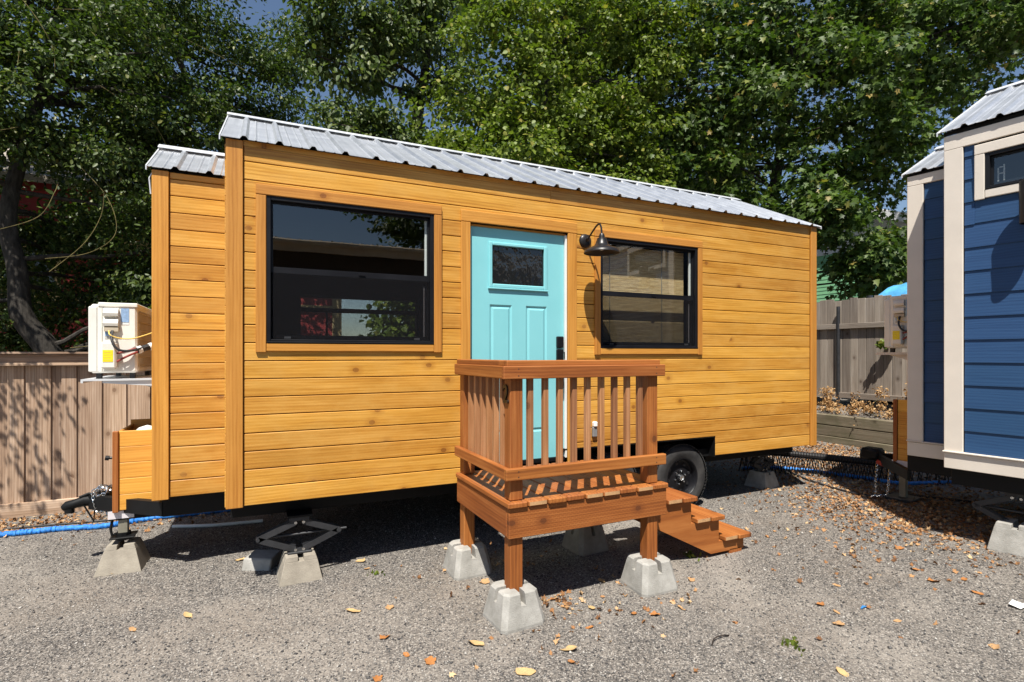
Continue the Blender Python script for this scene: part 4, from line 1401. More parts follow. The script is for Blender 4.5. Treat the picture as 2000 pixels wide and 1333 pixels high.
DF, DB = -1.250, -0.290
ZD = 0.763
dk('rim_joist', (2.221, DF + 0.019, 0.630), 1.242, 0.190, 0.038, 'x', '-y', M['rim'])
dk('rim_joist', (1.619, (DF + 0.039 + DB) / 2, 0.631), DB - DF - 0.041, 0.188, 0.038, 'y', '-x')
dk('rim_joist', (2.823, (DF + 0.039 + DB) / 2, 0.631), DB - DF - 0.041, 0.188, 0.038, 'y', 'x')
dk('rim_joist', (2.221, DB - 0.020, 0.631), 1.160, 0.186, 0.038, 'x', 'y')
for x in (2.02, 2.42): dk('floor_joist', (x, (DF + DB) / 2, 0.640), DB - DF - 0.085, 0.160, 0.038, 'y', 'x')
nb = 9
bw = 1.266 / nb
for i in range(nb):
    x = 1.586 + bw * (i + 0.5)
    f = DF - 0.020 - random.uniform(-0.006, 0.006)
    o = dk('deck_board', (x, (f + DB) / 2, ZD - 0.019), DB - f, bw - 0.006, 0.0365, 'y', 'z', None, None, 0.007)
    if i in (1, 4, 5, 7): pale_ends(o)
    for yy in (DF + 0.02, DF + 0.48, DB - 0.03):
        for dx in (-0.038, 0.038):
            m = MB(); m.lathe([(0.0, 0.0012), (0.0042, 0.0010), (0.0042, 0.0)], (x + dx - OX, yy - OY, ZD - 0.0006), (0, 0, 1), 7); m.build('screw', M['jack_steel'], deck)
posts = [(1.664, -1.180), (2.738, -1.180), (1.664, -0.352)]
PB = {}
for x, y in posts:
    zb = g(x, y) + 0.135
    dk('post', (x, y, (zb + 0.535) / 2 + (0.535 - 0.535)), 0.535 - zb, 0.089, 0.089, 'z', '-y')
dk('post', (2.738, -0.352, 0.34), 0.39, 0.089, 0.089, 'z', '-y')
for x, y in posts:
    dk('railing_post', (x, y, (ZD + 1.602) / 2), 1.602 - ZD - 0.004, 0.089, 0.089, 'z', '-y')
# lower rails on the outside of the posts
dk('lower_rail', (2.203, -1.2440, 0.934), 1.254, 0.075, 0.0375, 'x', '-y')
dk('lower_rail', (1.5985, -0.757, 0.9335), 0.934, 0.0745, 0.0375, 'y', '-x')
# top rails and flat cap
dk('top_rail', (2.190, -1.2445, 1.566), 1.262, 0.082, 0.0375, 'x', '-y')
dk('top_rail', (1.5980, -0.757, 1.5655), 0.934, 0.081, 0.0375, 'y', '-x')
dk('rail_cap', (2.195, -1.172, 1.6225), 1.205, 0.128, 0.036, 'x', 'z')
dk('rail_cap', (1.660, -0.70, 1.6220), 0.808, 0.126, 0.036, 'y', 'z')
# balusters
for i in range(9):
    x = 1.766 + i * 0.1085
    dk('baluster', (x, -1.206 + random.uniform(-0.002, 0.002), 1.250), 0.70, 0.037, 0.036, 'z', '-y', M['baluster'], None, 0.003)
for i in range(6):
    y = -1.075 + i * 0.115
    dk('baluster', (1.638, y, 1.250), 0.70, 0.037, 0.036, 'z', '-x', M['baluster'], None, 0.003)
# house number on the corner post
lettering('house_number', '2', 0.16, 0.006, (1.6185 - OX - 0.004, -1.170 - OY, 1.375), (R(90), 0, R(-90)), M['number'], deck, 'CENTER', 0.003)
# screw heads on the front rail and rim
for x in (1.66, 2.74):
    for z in (0.918, 0.952, 1.545, 1.588):
        m = MB(); m.lathe([(0.0, 0.001), (0.004, 0.001), (0.004, 0.0)], (x - OX, -1.2630 - OY, z), (0, -1, 0), 8); m.build('screw', M['jack_steel'], deck)
# steps down the right-hand end
SY0, SY1 = -1.055, -0.36
TR = [(3.030, 0.567), (3.322, 0.385), (3.620, 0.203)]
steps = bpy.data.objects.new('steps', None); link(steps, deck)
for y in (-1.020, -0.43):
    st = MB()
    pts = [(2.846, 0.525), (3.290, 0.525), (3.290, 0.3435), (3.585, 0.3435), (3.585, 0.1615), (3.862, 0.1615), (3.862, 0.072), (3.500, 0.072), (2.846, 0.400)]
    st.prism([(x - OX, y - OY, z) for x, z in pts], (0, 0.038, 0))
    st.build('stringer', M['deck'], steps)
for x, z in TR:
    for k in range(2):
        off = 0.012 if k else 0.0
        o = dk('tread', (x + 0.071 + k * 0.145, (SY0 + SY1) / 2 - off * 0.5, z - 0.019), SY1 - SY0 + off, 0.140, 0.0375, 'y', 'z', M['deck'], steps, 0.006)
        if k == 0: pale_ends(o)
dk('foot_board', (3.775, (SY0 + SY1) / 2 + 0.02, 0.046), SY1 - SY0 - 0.03, 0.140, 0.075, 'y', 'z', M['deck'], steps)
dk('ledger', (2.865, -0.70, 0.470), 0.72, 0.090, 0.036, 'y', 'x', M['deck'], steps)

# ------------------------------------------------------------------ concrete blocks
def blk(x, y, *a, **k):
    o = pier_block((x, y, g(x, y) - 0.012), *a, **k)
    o.rotation_euler.x = random.uniform(-0.02, 0.02); o.rotation_euler.y = random.uniform(-0.02, 0.02)
    return o


blk(1.664, -1.180, R(3), 'pale concrete pier block under the front corner post of the deck', M['concrete'], 0.222, 0.310, 0.232)
blk(2.738, -1.180, R(-2), 'pale concrete pier block under the deck post beside the steps', M['concrete'], 0.222, 0.310, 0.232)
blk(1.664, -0.352, R(1), 'pale concrete pier block under the deck post nearest the house', M['concrete'], 0.222, 0.310, 0.232)
blk(2.738, -0.352, R(2), 'concrete pier block in the dark beneath the deck', M['concrete_tan'], 0.222, 0.310, 0.232)  # darker concrete used here to put the under-deck shade into its colour
blk(0.487, 0.13, R(2), 'plain concrete block carrying the open scissor jack', M['concrete_tan'], 0.195, 0.30, 0.215, crenel=False)
blk(-0.768, 0.978, R(-4), 'tan concrete block under the trailer tongue jack', M['concrete_tan'], 0.218, 0.31, 0.19, crenel=False)
blk(5.80, 0.42, R(8), 'grey concrete block under the far end of the honey house', M['concrete'], 0.20, 0.29, 0.20, crenel=False)
# half-buried slab beside the jack block
m = MB(); m.prism([(0.08, 0.44, -0.04), (0.28, 0.33, -0.04), (0.36, 0.52, -0.04), (0.16, 0.62, -0.04)], (0.02, 0.02, 0.12))
o = m.build('concrete_slab', M['concrete']); bv = o.modifiers.new('bevel', 'BEVEL'); bv.width = 0.008
tag(o, 'half buried grey concrete slab beside the scissor jack block', 'concrete slab')

# ------------------------------------------------------------------ air conditioners
ac_unit((-0.985, 0.98, 1.485), 0.0, 'ivory air conditioner with loose cables on a shelf above the left fence')

# ------------------------------------------------------------------ blue tiny house on the right
BR = math.atan2(-0.99, 0.137)
bh = thing('blue_tiny_house', (5.587, -1.635, 0), 'dark blue tiny house with cream trim at the right edge', 'tiny house', BR)
BLEN = 6.2
bz0, bz1, be = 0.70, 0.843, 3.560
m = MB()
BWN = (0.274, 3.030, 1.25, 3.334)
m.box((0.012, 0.02, bz0), (BLEN, 0.10, BWN[1])); m.box((0.012, 0.02, BWN[3]), (BLEN, 0.10, be)); m.box((0.012, 0.02, BWN[1]), (BWN[0], 0.10, BWN[3])); m.box((BWN[2], 0.02, BWN[1]), (BLEN, 0.10, BWN[3]))
bw_ = m.build('front_wall', M['steel_black'], bh)


def lap(z, e, x0, x1, yf, parent, mat=M['blue']):
    """one lap-siding plank leaning over the plank below"""
    L = x1 - x0; W = e + 0.022
    return plank('siding_plank', ((x0 + x1) / 2, yf, z + e / 2 + 0.006), L, W, 0.009, 'x', Vector((0, -1, 0.055)), mat, parent, 0.002)


EXP = 0.1925
i = 0
while True:
    z = bz1 + i * EXP
    if z > be - 0.14: break
    zt = z + EXP
    hit = zt > 2.96 and z < 3.40
    if hit:
        lap(z, EXP, 0.137, 0.205, 0.004, bw_)
        lap(z, EXP, 1.32, BLEN - 0.01, 0.004, bw_)
    else:
        lap(z, EXP, 0.137, BLEN - 0.01, 0.004, bw_)
    i += 1
lap(2.775, 0.18, 0.205, 1.32, 0.0065, bw_)


def cr(name, c, L, W, T, al, no, parent): return plank(name, c, L, W, T, al, no, M['cream'], parent, 0.004)


cr('corner_trim', (0.066, -0.010, (bz1 + be - 0.13) / 2), be - 0.13 - bz1, 0.132, 0.026, 'z', '-y', bw_)
cr('fascia_trim', (BLEN / 2, -0.010, be - 0.068), BLEN, 0.122, 0.026, 'x', '-y', bw_)
cr('skirt_trim', (BLEN / 2, -0.010, (bz0 + bz1) / 2 - 0.004), BLEN, bz1 - bz0 - 0.010, 0.026, 'x', '-y', bw_)
cr('drip_edge', (BLEN / 2, -0.020, bz1 + 0.001), BLEN + 0.01, 0.046, 0.012, 'x', 'z', bw_)
fw_ = window(bh, BWN[0], BWN[1], BWN[2], BWN[3], 3.04, 0.0, (0.207, 1.317, 3.414, 2.957), screen=False, mat_trim=M['cream'], strip=False)
for xx, h_ in ((0.335, 0.13), (0.372, 0.15)):
    m = MB(); m.box((xx, 0.0625, 3.08), (xx + 0.010, 0.0665, 3.08 + h_)); m.build('window_sticker', M['label_grey'], fw_)
m = MB(); m.box((0.345, 0.0625, 3.155), (0.372, 0.0660, 3.165)); m.box((0.345, 0.0625, 3.205), (0.368, 0.0660, 3.215)); m.build('window_sticker', M['label_grey'], fw_)
m = MB(); m.prism([(0.012, 0.101, bz0), (0.012, 2.40, bz0), (0.012, 2.40, be), (0.012, 1.2, be + 0.68), (0.012, 0.101, be)], (0.05, 0, 0)); m.build('end_wall', M['blue'], bh)
m = MB(); m.prism([(BLEN - 0.06, 0.101, bz0), (BLEN - 0.06, 2.40, bz0), (BLEN - 0.06, 2.40, be), (BLEN - 0.06, 1.2, be + 0.68), (BLEN - 0.06, 0.101, be)], (0.05, 0, 0)); m.build('end_wall', M['blue'], bh)
m = MB(); m.box((0.07, 2.32, bz0), (BLEN - 0.07, 2.40, be)); m.build('back_wall', M['blue'], bh)
m = MB(); m.box((0.07, 0.101, bz0), (BLEN - 0.07, 2.31, bz0 + 0.05)); m.box((0.07, 0.101, be - 0.06), (BLEN - 0.07, 2.31, be - 0.02)); m.build('floor_deck', M['interior'], bh)
gable_roof(bh, -0.03, BLEN + 0.03, -0.055, be + 0.030, 1.2, be + 0.70, 0.916, 0.15)
# bay
rx, ry, rz1 = -0.425, 0.40, 3.40
m = MB(); m.box((rx + 0.012, ry + 0.02, 0.70), (0.0, 2.0 - 0.012, rz1 - 0.01)); m.prism([(rx + 0.012, ry + 0.02, rz1 - 0.01), (rx + 0.012, 1.988, rz1 - 0.01), (rx + 0.012, 1.2, rz1 + 0.42)], (0.40, 0, 0))
bb_ = m.build('bay_wall', M['steel_black'], bh)
for i in range(13):
    z = bz1 + i * EXP
    if z > rz1 - 0.2: break
    lap(z, EXP, rx + 0.135, -0.002, ry + 0.004, bb_)
cr('corner_trim', (rx + 0.066, ry - 0.010, (bz1 + rz1 - 0.10) / 2), rz1 - 0.10 - bz1, 0.132, 0.026, 'z', '-y', bb_)
cr('fascia_trim', (rx / 2 - 0.001, ry - 0.010, rz1 - 0.052), -rx - 0.004, 0.094, 0.026, 'x', '-y', bb_)
cr('skirt_trim', (rx / 2 - 0.001, ry - 0.010, (0.70 + bz1) / 2 - 0.004), -rx - 0.004, bz1 - 0.70 - 0.010, 0.026, 'x', '-y', bb_)
cr('drip_edge', (rx / 2 - 0.001, ry - 0.020, bz1 + 0.001), -rx, 0.040, 0.010, 'x', 'z', bb_)
gable_roof(bh, rx - 0.025, -0.032, ry - 0.05, rz1 + 0.02, 1.2, rz1 + 0.44, 0.6, rx + 0.15)
# tongue box in honey pine
m = MB(); m.box((-0.71, 0.87, 0.565), (rx + 0.05, 1.5, 1.16)); bx_ = m.build('tongue_box', M['trim'], bh)
for i in range(5):
    a = 0.555 + i * 0.129
    board_poly('box_board', rect(-0.688, a + 0.001, (rx + 0.16) if i == 0 else rx + 0.10, a + 0.128), 0.85, 0.019, M['box'], bx_, 0.003)
plank('box_corner', (-0.709, 0.856, 0.87), 0.66, 0.040, 0.034, 'z', '-y', M['deck'], bx_)
# frame, jack post, chains
m = MB()
m.cbox((-0.45, 0.45, 0.54), (0.1, 0.52, 0.69), 0.005); m.cbox((0.02, 0.08, 0.55), (BLEN, 0.15, 0.695), 0.005); m.cbox((0.02, 2.2, 0.55), (BLEN, 2.27, 0.695), 0.005)
for k in range(6): m.cbox((0.1 + k * 1.1, 0.15, 0.57), (0.17 + k * 1.1, 2.2, 0.66), 0.005)
m.prism([(-0.45, 0.45, 0.44), (-0.45, 0.52, 0.44), (-1.02, 1.235, 0.44), (-1.02, 1.165, 0.44)], (0, 0, 0.10)); m.prism([(-0.45, 1.95, 0.44), (-0.45, 1.88, 0.44), (-1.02, 1.165, 0.4395), (-1.02, 1.235, 0.4395)], (0, 0, 0.1005))
bf_ = m.build('trailer_frame', M['steel_black'], bh)
m = MB(); m.box((-0.74, 0.842, 0.490), (-0.565, 0.848, 0.556)); m.build('reflective_tape', M['tape'], bf_)
m = MB(); m.tube([(-0.98, 1.2, 0.49), (-1.10, 1.2, 0.50), (-1.20, 1.2, 0.49)], [0.05, 0.045, 0.035], 10); m.cbox((-1.18, 1.10, 0.47), (-0.98, 1.30, 0.60), 0.03); m.build('coupler', M['steel_black'], bh, True)
m = MB(); m.tube([(-0.98, 1.10, 0.46), (-0.90, 1.06, 0.45)], 0.028, 10); m.build('light_plug', M['red_cap'], bh, True)
m = MB(); m.cbox((-0.80, 1.165, 0.10), (-0.735, 1.23, 0.50), 0.004); m.build('tongue_jack', M['jack_post'], bh)
m = MB(); m.cbox((-0.90, 1.06, 0.070), (-0.64, 1.33, 0.105), 0.004); m.build('jack_foot', M['jack_steel'], bh)
chain([(-0.99, 1.10, 0.47), (-0.985, 1.06, 0.30), (-0.975, 1.04, 0.13)], M['chrome'], 'safety_chain', bh, 0.018)
chain([(-0.87, 1.12, 0.46), (-0.865, 1.08, 0.28), (-0.87, 1.06, 0.12), (-0.93, 1.02, 0.10), (-1.0, 0.98, 0.09)], M['chrome'], 'safety_chain', bh, 0.018)
jack(bh, 0.43, 0.20, 0.26, 0.50, 0.28)
# lamp half cut off by the frame's edge
ct, st_ = math.cos(BR), math.sin(BR)


def bl(x, y, z): return (5.587 + x * ct - y * st_, -1.635 + x * st_ + y * ct, z)


lm2 = thing('wall_lamp', bl(0.59, 0, 2.84), 'dark lantern box on the blue wall at the right edge', 'wall lamp', BR)
m = MB(); m.cbox((-0.06, -0.025, -0.16), (0.06, -0.012, 0.16), 0.005); m.build('back_plate', M['bulb_dark'], lm2)
m = MB(); m.lathe([(0.0, 0.165), (0.066, 0.165), (0.070, 0.160), (0.070, -0.160), (0.062, -0.162), (0.060, -0.10), (0.0, -0.10)], (0, -0.15, 0), (0, 0, 1), 28); m.build('shade', M['bulb_dark'], lm2, True)
m = MB(); m.cbox((-0.02, -0.09, -0.03), (0.02, -0.02, 0.03), 0.004); m.build('arm', M['bulb_dark'], lm2)
p = bl(-0.83, 0.92, 1.70)
ac_unit(p, BR, 'ivory air conditioner behind the cream corner of the blue house')
m = MB(); m.box((-0.92, 0.90, 1.672), (-0.42, 1.74, 1.699)); m.prism([(-0.80, 0.93, 1.672), (-0.42, 0.93, 1.672), (-0.42, 0.93, 1.55)], (0, 0.02, 0)); m.build('shelf_bracket', M['cream'], bh)
q = bl(0.43, 0.20, 0)
pier_block((q[0], q[1], g(q[0], q[1]) - 0.004), BR + R(4), 'grey concrete block under the jack of the blue house', M['concrete'], 0.235, 0.33, 0.24, crenel=False)

# ------------------------------------------------------------------ left fence, board on board
FY = 3.12
fence = thing('board_fence', (-1.5, FY, -0.04), 'pinkish grey board-on-board cedar fence behind the trailer tongue', 'fence')
fx, fz = -1.5, -0.04


def fb(name, ctr, L, W, T, al, no, mat=None, c=0.004, parent=None):
    return plank(name, (ctr[0] - fx, ctr[1] - FY, ctr[2] - fz), L, W, T, al, no, mat or M['fence'], parent or fence, c)


x = -4.41
k = 0
while x < 4.9:
    t = random.uniform(-0.004, 0.004)
    fb('picket', (x + 0.062, FY + 0.012, 0.80), 1.54, 0.136 + t, 0.017, 'z', '-y')
    fb('picket', (x + 0.062 + 0.112, FY + 0.031, 0.80), 1.54, 0.134 - t, 0.017, 'z', '-y')
    x += 0.2245; k += 1
fb('cap_board', (0.25, FY - 0.02, 1.691), 9.4, 0.16, 0.024, 'x', 'z')
fb('top_rail', (0.25, FY - 0.030, 1.620), 9.4, 0.112, 0.034, 'x', '-y')
fb('rail_lip', (0.25, FY - 0.052, 1.572), 9.4, 0.030, 0.028, 'x', '-y')
fb('kick_board', (0.25, FY - 0.012, 0.035), 9.4, 0.15, 0.034, 'x', '-y')
for xx in (-3.9, -1.45, 0.8, 3.2): fb('fence_post', (xx, FY + 0.095, 0.8), 1.75, 0.09, 0.09, 'z', '-y')

# ------------------------------------------------------------------ right fence above a timber retaining wall
rw_ = thing('retaining_wall', (9.42, 1.0, 0.1), 'low weathered timber retaining wall behind the blue house tongue', 'retaining wall')
for i, (w, off) in enumerate(((0.19, 0.0), (0.19, 0.006), (0.185, 0.002))):
    plank('timber', (off, 0.35, -0.06 + 0.094 + i * 0.192), 5.4, w, 0.14, 'y', '-x', M['timber'], rw_, 0.012)
m = MB()
ys = np.linspace(-2.0, 4.2, 26); xs2 = [9.48, 9.62, 9.78, 9.95, 10.4, 30.0]
zz = [0.60, 0.635, 0.68, 0.74, 0.80, 0.85]
vs = [(a, b, c + (0.02 * math.sin(b * 7 + a * 9) if a < 12 else 0)) for b in ys for a, c in zip(xs2, zz)]
fs = [(j * 6 + i, j * 6 + i + 1, (j + 1) * 6 + i + 1, (j + 1) * 6 + i) for j in range(25) for i in range(5)]
m.add(vs, fs)
bed = m.build('planting_bed', M['ground']); tag(bed, 'raised earth bed behind the timber retaining wall', 'earth bed', kind='structure')
RX = 9.86
rf = thing('board_fence', (RX, 1.0, 0.75), 'grey weathered board fence standing above the timber retaining wall', 'fence')
y = -1.6
while y < 3.7:
    w = 0.137 + random.uniform(-0.006, 0.004)
    plank('picket', (0.012, y + w / 2 - 1.0, 1.535 - 0.75 + random.uniform(-0.006, 0.006)), 1.24, w, 0.018, 'z', '-x', M['fence_grey'], rf, 0.003)
    plank('picket', (0.040, y + w / 2 - 1.0 + 0.03, 2.405 - 0.75 + random.uniform(-0.02, 0.025)), 0.54, w, 0.018, 'z', '-x', M['fence_grey'], rf, 0.003)
    y += w + random.uniform(0.004, 0.009)
plank('fence_rail', (-0.030, 1.05 - 1.0, 2.185 - 0.75), 5.2, 0.092, 0.05, 'y', '-x', M['fence_grey'], rf)
plank('fence_rail', (-0.030, 1.05 - 1.0, 0.935 - 0.75), 5.2, 0.100, 0.06, 'y', '-x', M['fence_grey'], rf)
m = MB(); m.tube([(-0.045, 1.12, -0.1), (-0.045, 1.12, 1.80)], 0.030, 10); m.build('metal_post', M['jack_steel'], rf, True)

# tarpaulin over a covered grill beyond the fence
tp = thing('covered_grill', (10.75, 1.25, 0.8), 'crumpled light blue tarpaulin over a dark cover behind the grey fence', 'covered grill')
m = MB(); m.cbox((-0.45, -0.75, 0.0), (0.45, 0.55, 1.90), 0.08); m.build('cover', M['darkbin'], tp)
m = MB(); m.tube([(-0.42, 0.62, -0.2), (-0.42, 0.62, 1.95)], 0.05, 10); m.build('post', M['jack_steel'], tp, True)
n = 24
vs = []
for a in range(n):
    for b in range(n):
        u, v = a / (n - 1) * 2 - 1, b / (n - 1) * 2 - 1
        h = 2.16 - 0.25 * (u * u) - 0.16 * abs(v) ** 2.2 - 0.28 * max(0, abs(u) - 0.75) * 4 * 0.5 - 0.25 * max(0, abs(v) - 0.8) * 4 * 0.4
        h += 0.035 * math.sin(9 * u + 5 * v) * math.cos(4 * v - 3 * u) + 0.02 * math.sin(17 * v + 6 * u)
        vs.append((0.56 * u, -0.1 + 0.76 * v, h))
fs = [(a * n + b, a * n + b + 1, (a + 1) * n + b + 1, (a + 1) * n + b) for a in range(n - 1) for b in range(n - 1)]
m = MB(); m.add(vs, fs); o = m.build('tarpaulin', M['tarp'], tp, True); so = o.modifiers.new('thick', 'SOLIDIFY'); so.thickness = 0.006

# ------------------------------------------------------------------ houses beyond the fences
rh = thing('red_house', (-4.0, 9.6, 0), 'barn red house with cream trim glimpsed through the dark foliage', 'house')
m = MB(); m.box((-9.0, 0.03, 0), (6.05, 7.0, 5.2)); rwall = m.build('wall', M['red_wall'], rh)
for i in range(27):
    plank('siding_plank', (-1.5, 0.010, 0.1 + i * 0.19), 15.0, 0.205, 0.012, 'x', Vector((0, -1, 0.06)), M['red_wall'], rwall, 0.003)
plank('corner_trim', (5.98, -0.012, 2.6), 5.2, 0.22, 0.04, 'z', '-y', M['yellow_trim'], rh)
plank('band_trim', (-1.5, -0.012, 3.98), 15.0, 0.22, 0.04, 'x', '-y', M['yellow_trim'], rh)
plank('band_trim', (-1.5, -0.0115, 2.78), 15.0, 0.16, 0.04, 'x', '-y', M['yellow_trim'], rh)
for xx in (-6.5, -3.5, -0.5, 2.2):
    m = MB(); m.box((xx, -0.035, 2.9), (xx + 1.1, -0.01, 3.86)); wn = m.build('window', M['yellow_trim'], rh)
    m = MB(); m.box((xx + 0.1, -0.045, 3.0), (xx + 1.0, -0.0355, 3.78)); m.build('pane', M['door_glass'], wn)
m = MB(); m.prism([(-9.4, -0.5, 5.15), (-9.4, 3.5, 7.2), (-9.4, 7.5, 5.15), (-9.4, 7.5, 5.0), (-9.4, 3.5, 7.05), (-9.4, -0.5, 5.0)], (15.8, 0, 0)); m.build('roof', M['shingle'], rh)

gh = thing('green_house', (17.0, 6.0, 0), 'mint green house with white bargeboard behind the maple', 'house')
m = MB(); m.prism([(0, -3.0, 0), (0, 5.0, 0), (0, 5.0, 4.9), (0, 1.0, 6.5), (0, -3.0, 4.9)], (7, 0, 0)); gw = m.build('wall', M['green_wall'], gh)
for i in range(40):
    z = 0.1 + i * 0.12
    plank('siding_plank', (-0.012, 1.0, z), 8.0, 0.132, 0.012, 'y', Vector((-1, 0, 0.09)), M['green_wall'], gw, 0.003)
for i in range(12):
    z = 4.98 + i * 0.12; hw = 4.0 * (1 - (z - 4.9) / 1.6) - 0.1
    if hw < 0.3: break
    plank('siding_plank', (-0.012, 1.0, z), 2 * hw, 0.132, 0.012, 'y', Vector((-1, 0, 0.09)), M['white_paint'], gw, 0.003)
m = MB(); m.prism([(-0.5, -3.6, 4.72), (-0.5, 1.0, 6.56), (-0.5, 5.6, 4.72), (-0.5, 5.6, 4.62), (-0.5, 1.0, 6.44), (-0.5, -3.6, 4.62)], (8, 0, 0)); grf = m.build('roof', M['shingle'], gh)
for s in (-1, 1):
    d_ = Vector((0, s * 4.6, -1.84)); plank('bargeboard', (-0.52, 1.0 + s * 2.3, 5.50), d_.length, 0.24, 0.04, d_, '-x', M['white_paint'], grf, 0.004)
for yy in (-2.2, 2.0):
    m = MB(); m.box((-0.06, yy, 2.3), (-0.025, yy + 1.2, 3.8)); wn = m.build('window', M['white_paint'], gh)
    m = MB(); m.box((-0.075, yy + 0.1, 2.4), (-0.0605, yy + 1.1, 3.7)); m.build('pane', M['door_glass'], wn)

# long low building behind the camera: seen only in the window reflections
sh = thing('long_shed', (3.0, -9.0, 0), 'long shed with tan eaves reflected in the big window', 'shed')
m = MB(); m.box((-3.6, -4.0, 0), (7.5, 0.0, 4.05)); m.build('wall', M['tan_wall'], sh)
m = MB(); m.box((-3.9, -4.2, 4.04), (7.9, 0.35, 4.12)); m.build('soffit', M['soffit'], sh)
m = MB(); m.box((-3.9, 0.352, 3.98), (7.9, 0.40, 4.22)); m.tube([(-3.9, 0.46, 4.18), (7.9, 0.46, 4.18)], 0.06, 8); m.build('fascia', M['soffit'], sh)
for i in range(13):
    ribbed_panel('roof_panel', -3.9 + i * 0.9075, -3.9 + (i + 1) * 0.9075, (0.46, 4.24), (-4.2, 4.9), M['roof'], sh)

# ------------------------------------------------------------------ hoses and cables on the ground
def smooth_path(P, n=10):
    P = [Vector(p) for p in P]; out = []
    for i in range(len(P) - 1):
        p0, p1, p2, p3 = P[max(i - 1, 0)], P[i], P[i + 1], P[min(i + 2, len(P) - 1)]
        for t in np.linspace(0, 1, n + 1)[:-1]:
            out.append(0.5 * ((2 * p1) + (p2 - p0) * t + (2 * p0 - 5 * p1 + 4 * p2 - p3) * t * t + (3 * p1 - p0 - 3 * p2 + p3) * t ** 3))
    out.append(P[-1])
    return out


def hose(pts, r, mat, name, label, cat, wob=0.0, n=10, res=14):
    P = smooth_path([(x, y, g(x, y) + r * 0.9 + dz) for x, y, dz in pts], res)
    m = MB()
    rs = [r * (1 + wob * math.sin(i * 1.9) + wob * random.uniform(-0.6, 0.6)) for i in range(len(P))]
    P = [p + Vector((random.uniform(-1, 1), random.uniform(-1, 1), random.uniform(-0.3, 0.6))) * r * wob for p in P]
    m.tube(P, rs, n)
    return tag(m.build(name, mat, None, True), label, cat)


hose([(-3.2, 2.30, 0), (-2.5, 2.36, 0), (-1.98, 2.35, 0), (-1.75, 2.33, 0), (-1.51, 2.32, 0), (-1.17, 2.24, 0), (-0.95, 2.30, 0), (-0.6, 2.34, 0), (0.2, 2.30, 0)], 0.026, M['hose'], 'garden_hose', 'crinkled bright blue hose on the gravel by the left fence', 'hose', 0.16, 10, 22)
hose([(6.3, 1.15, 0), (6.7, 1.0, 0), (6.96, 0.64, 0), (7.09, 0.30, 0), (7.22, -0.02, 0), (7.30, -0.34, 0), (7.82, -0.57, 0), (8.5, -0.9, 0)], 0.022, M['hose'], 'garden_hose', 'blue hose running under the tongue of the blue house', 'hose', 0.12, 10, 22)
hose([(6.65, 0.71, 0.02), (6.52, 0.32, 0), (6.42, -0.18, 0), (6.46, -0.47, 0), (6.75, -0.56, 0.01), (6.95, -0.78, 0), (7.2, -1.2, 0)], 0.012, M['rubber'], 'power_cord', 'thin black cord lying across the leaf-strewn gravel', 'cord', 0.0)
hose([(-2.6, 2.62, 0), (-1.9, 2.60, 0), (-1.2, 2.52, 0), (-0.5, 2.60, 0), (0.2, 2.6, 0)], 0.010, M['rubber'], 'power_cord', 'thin dark cord behind the blue hose at the left fence', 'cord', 0.0)
hose([(-0.55, 1.95, 0), (-0.2, 1.80, 0.0), (0.25, 1.72, 0.0)], 0.016, M['white'], 'plastic_pipe', 'short white pipe on the ground behind the tongue', 'pipe', 0.0)

# black ribbed drain hose on a folding support
dh = thing('drain_hose', (6.6, 0.6, g(6.6, 0.6)), 'black ribbed drain hose on a folding leg support between the two houses', 'drain hose')
P = smooth_path([(-0.35, 0.55, 0.27), (0.0, 0.22, 0.265), (0.25, -0.12, 0.255), (0.50, -0.45, 0.245), (0.75, -0.80, 0.235), (1.25, -1.15, 0.22), (1.9, -1.5, 0.21)], 26)
m = MB(); m.tube(P, [0.042 + 0.006 * (i % 2) for i in range(len(P))], 10); m.build('ribbed_hose', M['sewer'], dh, False)
for i in range(2, len(P) - 2, 2):
    p = P[i]; d_ = (P[i + 1] - P[i - 1]).normalized(); s = Vector((-d_.y, d_.x, 0))
    sgn = 1 if (i // 2) % 2 else -1
    q = p + s * 0.07; w_ = p - s * 0.07
    m = MB()
    sh_ = d_ * 0.045 * sgn
    m.tube([q + Vector((0, 0, -0.03)), Vector((q.x, q.y, 0.0)) + sh_], 0.0055, 5); m.tube([w_ + Vector((0, 0, -0.03)), Vector((w_.x, w_.y, 0.0)) - sh_], 0.0055, 5)
    m.tube([q + Vector((0, 0, -0.03)), p + Vector((0, 0, -0.05)), w_ + Vector((0, 0, -0.03))], 0.006, 5)
    m.build('support_leg', M['sewer'], dh)

# ------------------------------------------------------------------ foliage
def leaf_template(kind):
    if kind == 'ovate':
        v = np.array([(0, 0, 0), (0.27, 0.30, 0.07), (0.23, 0.70, 0.06), (0, 1, -0.05), (-0.23, 0.70, 0.06), (-0.27, 0.30, 0.07)], float)
        f = np.array([(0, 1, 3), (1, 2, 3), (0, 3, 5), (3, 4, 5)])
    elif kind == 'round':
        v = np.array([(0, 0, 0), (0.36, 0.18, 0.05), (0.42, 0.55, 0.07), (0, 1.0, -0.06), (-0.42, 0.55, 0.07), (-0.36, 0.18, 0.05)], float)
        f = np.array([(0, 1, 3), (1, 2, 3), (0, 3, 5), (3, 4, 5)])
    else:      # lobed
        half = [(0.46, 0.10), (0.27, 0.32), (0.56, 0.68), (0.20, 0.60)]
        out = [(0, 0)] + half + [(0, 1.08)] + [(-a, b) for a, b in half[::-1]]
        v = np.array([(0, 0.36, -0.04)] + [(a, b, 0.07 * abs(a) * 2 - 0.06 * b) for a, b in out], float)
        n_ = len(out)
        f = np.array([(0, 1 + i, 1 + (i + 1) % n_) for i in range(n_)])
    return v, f


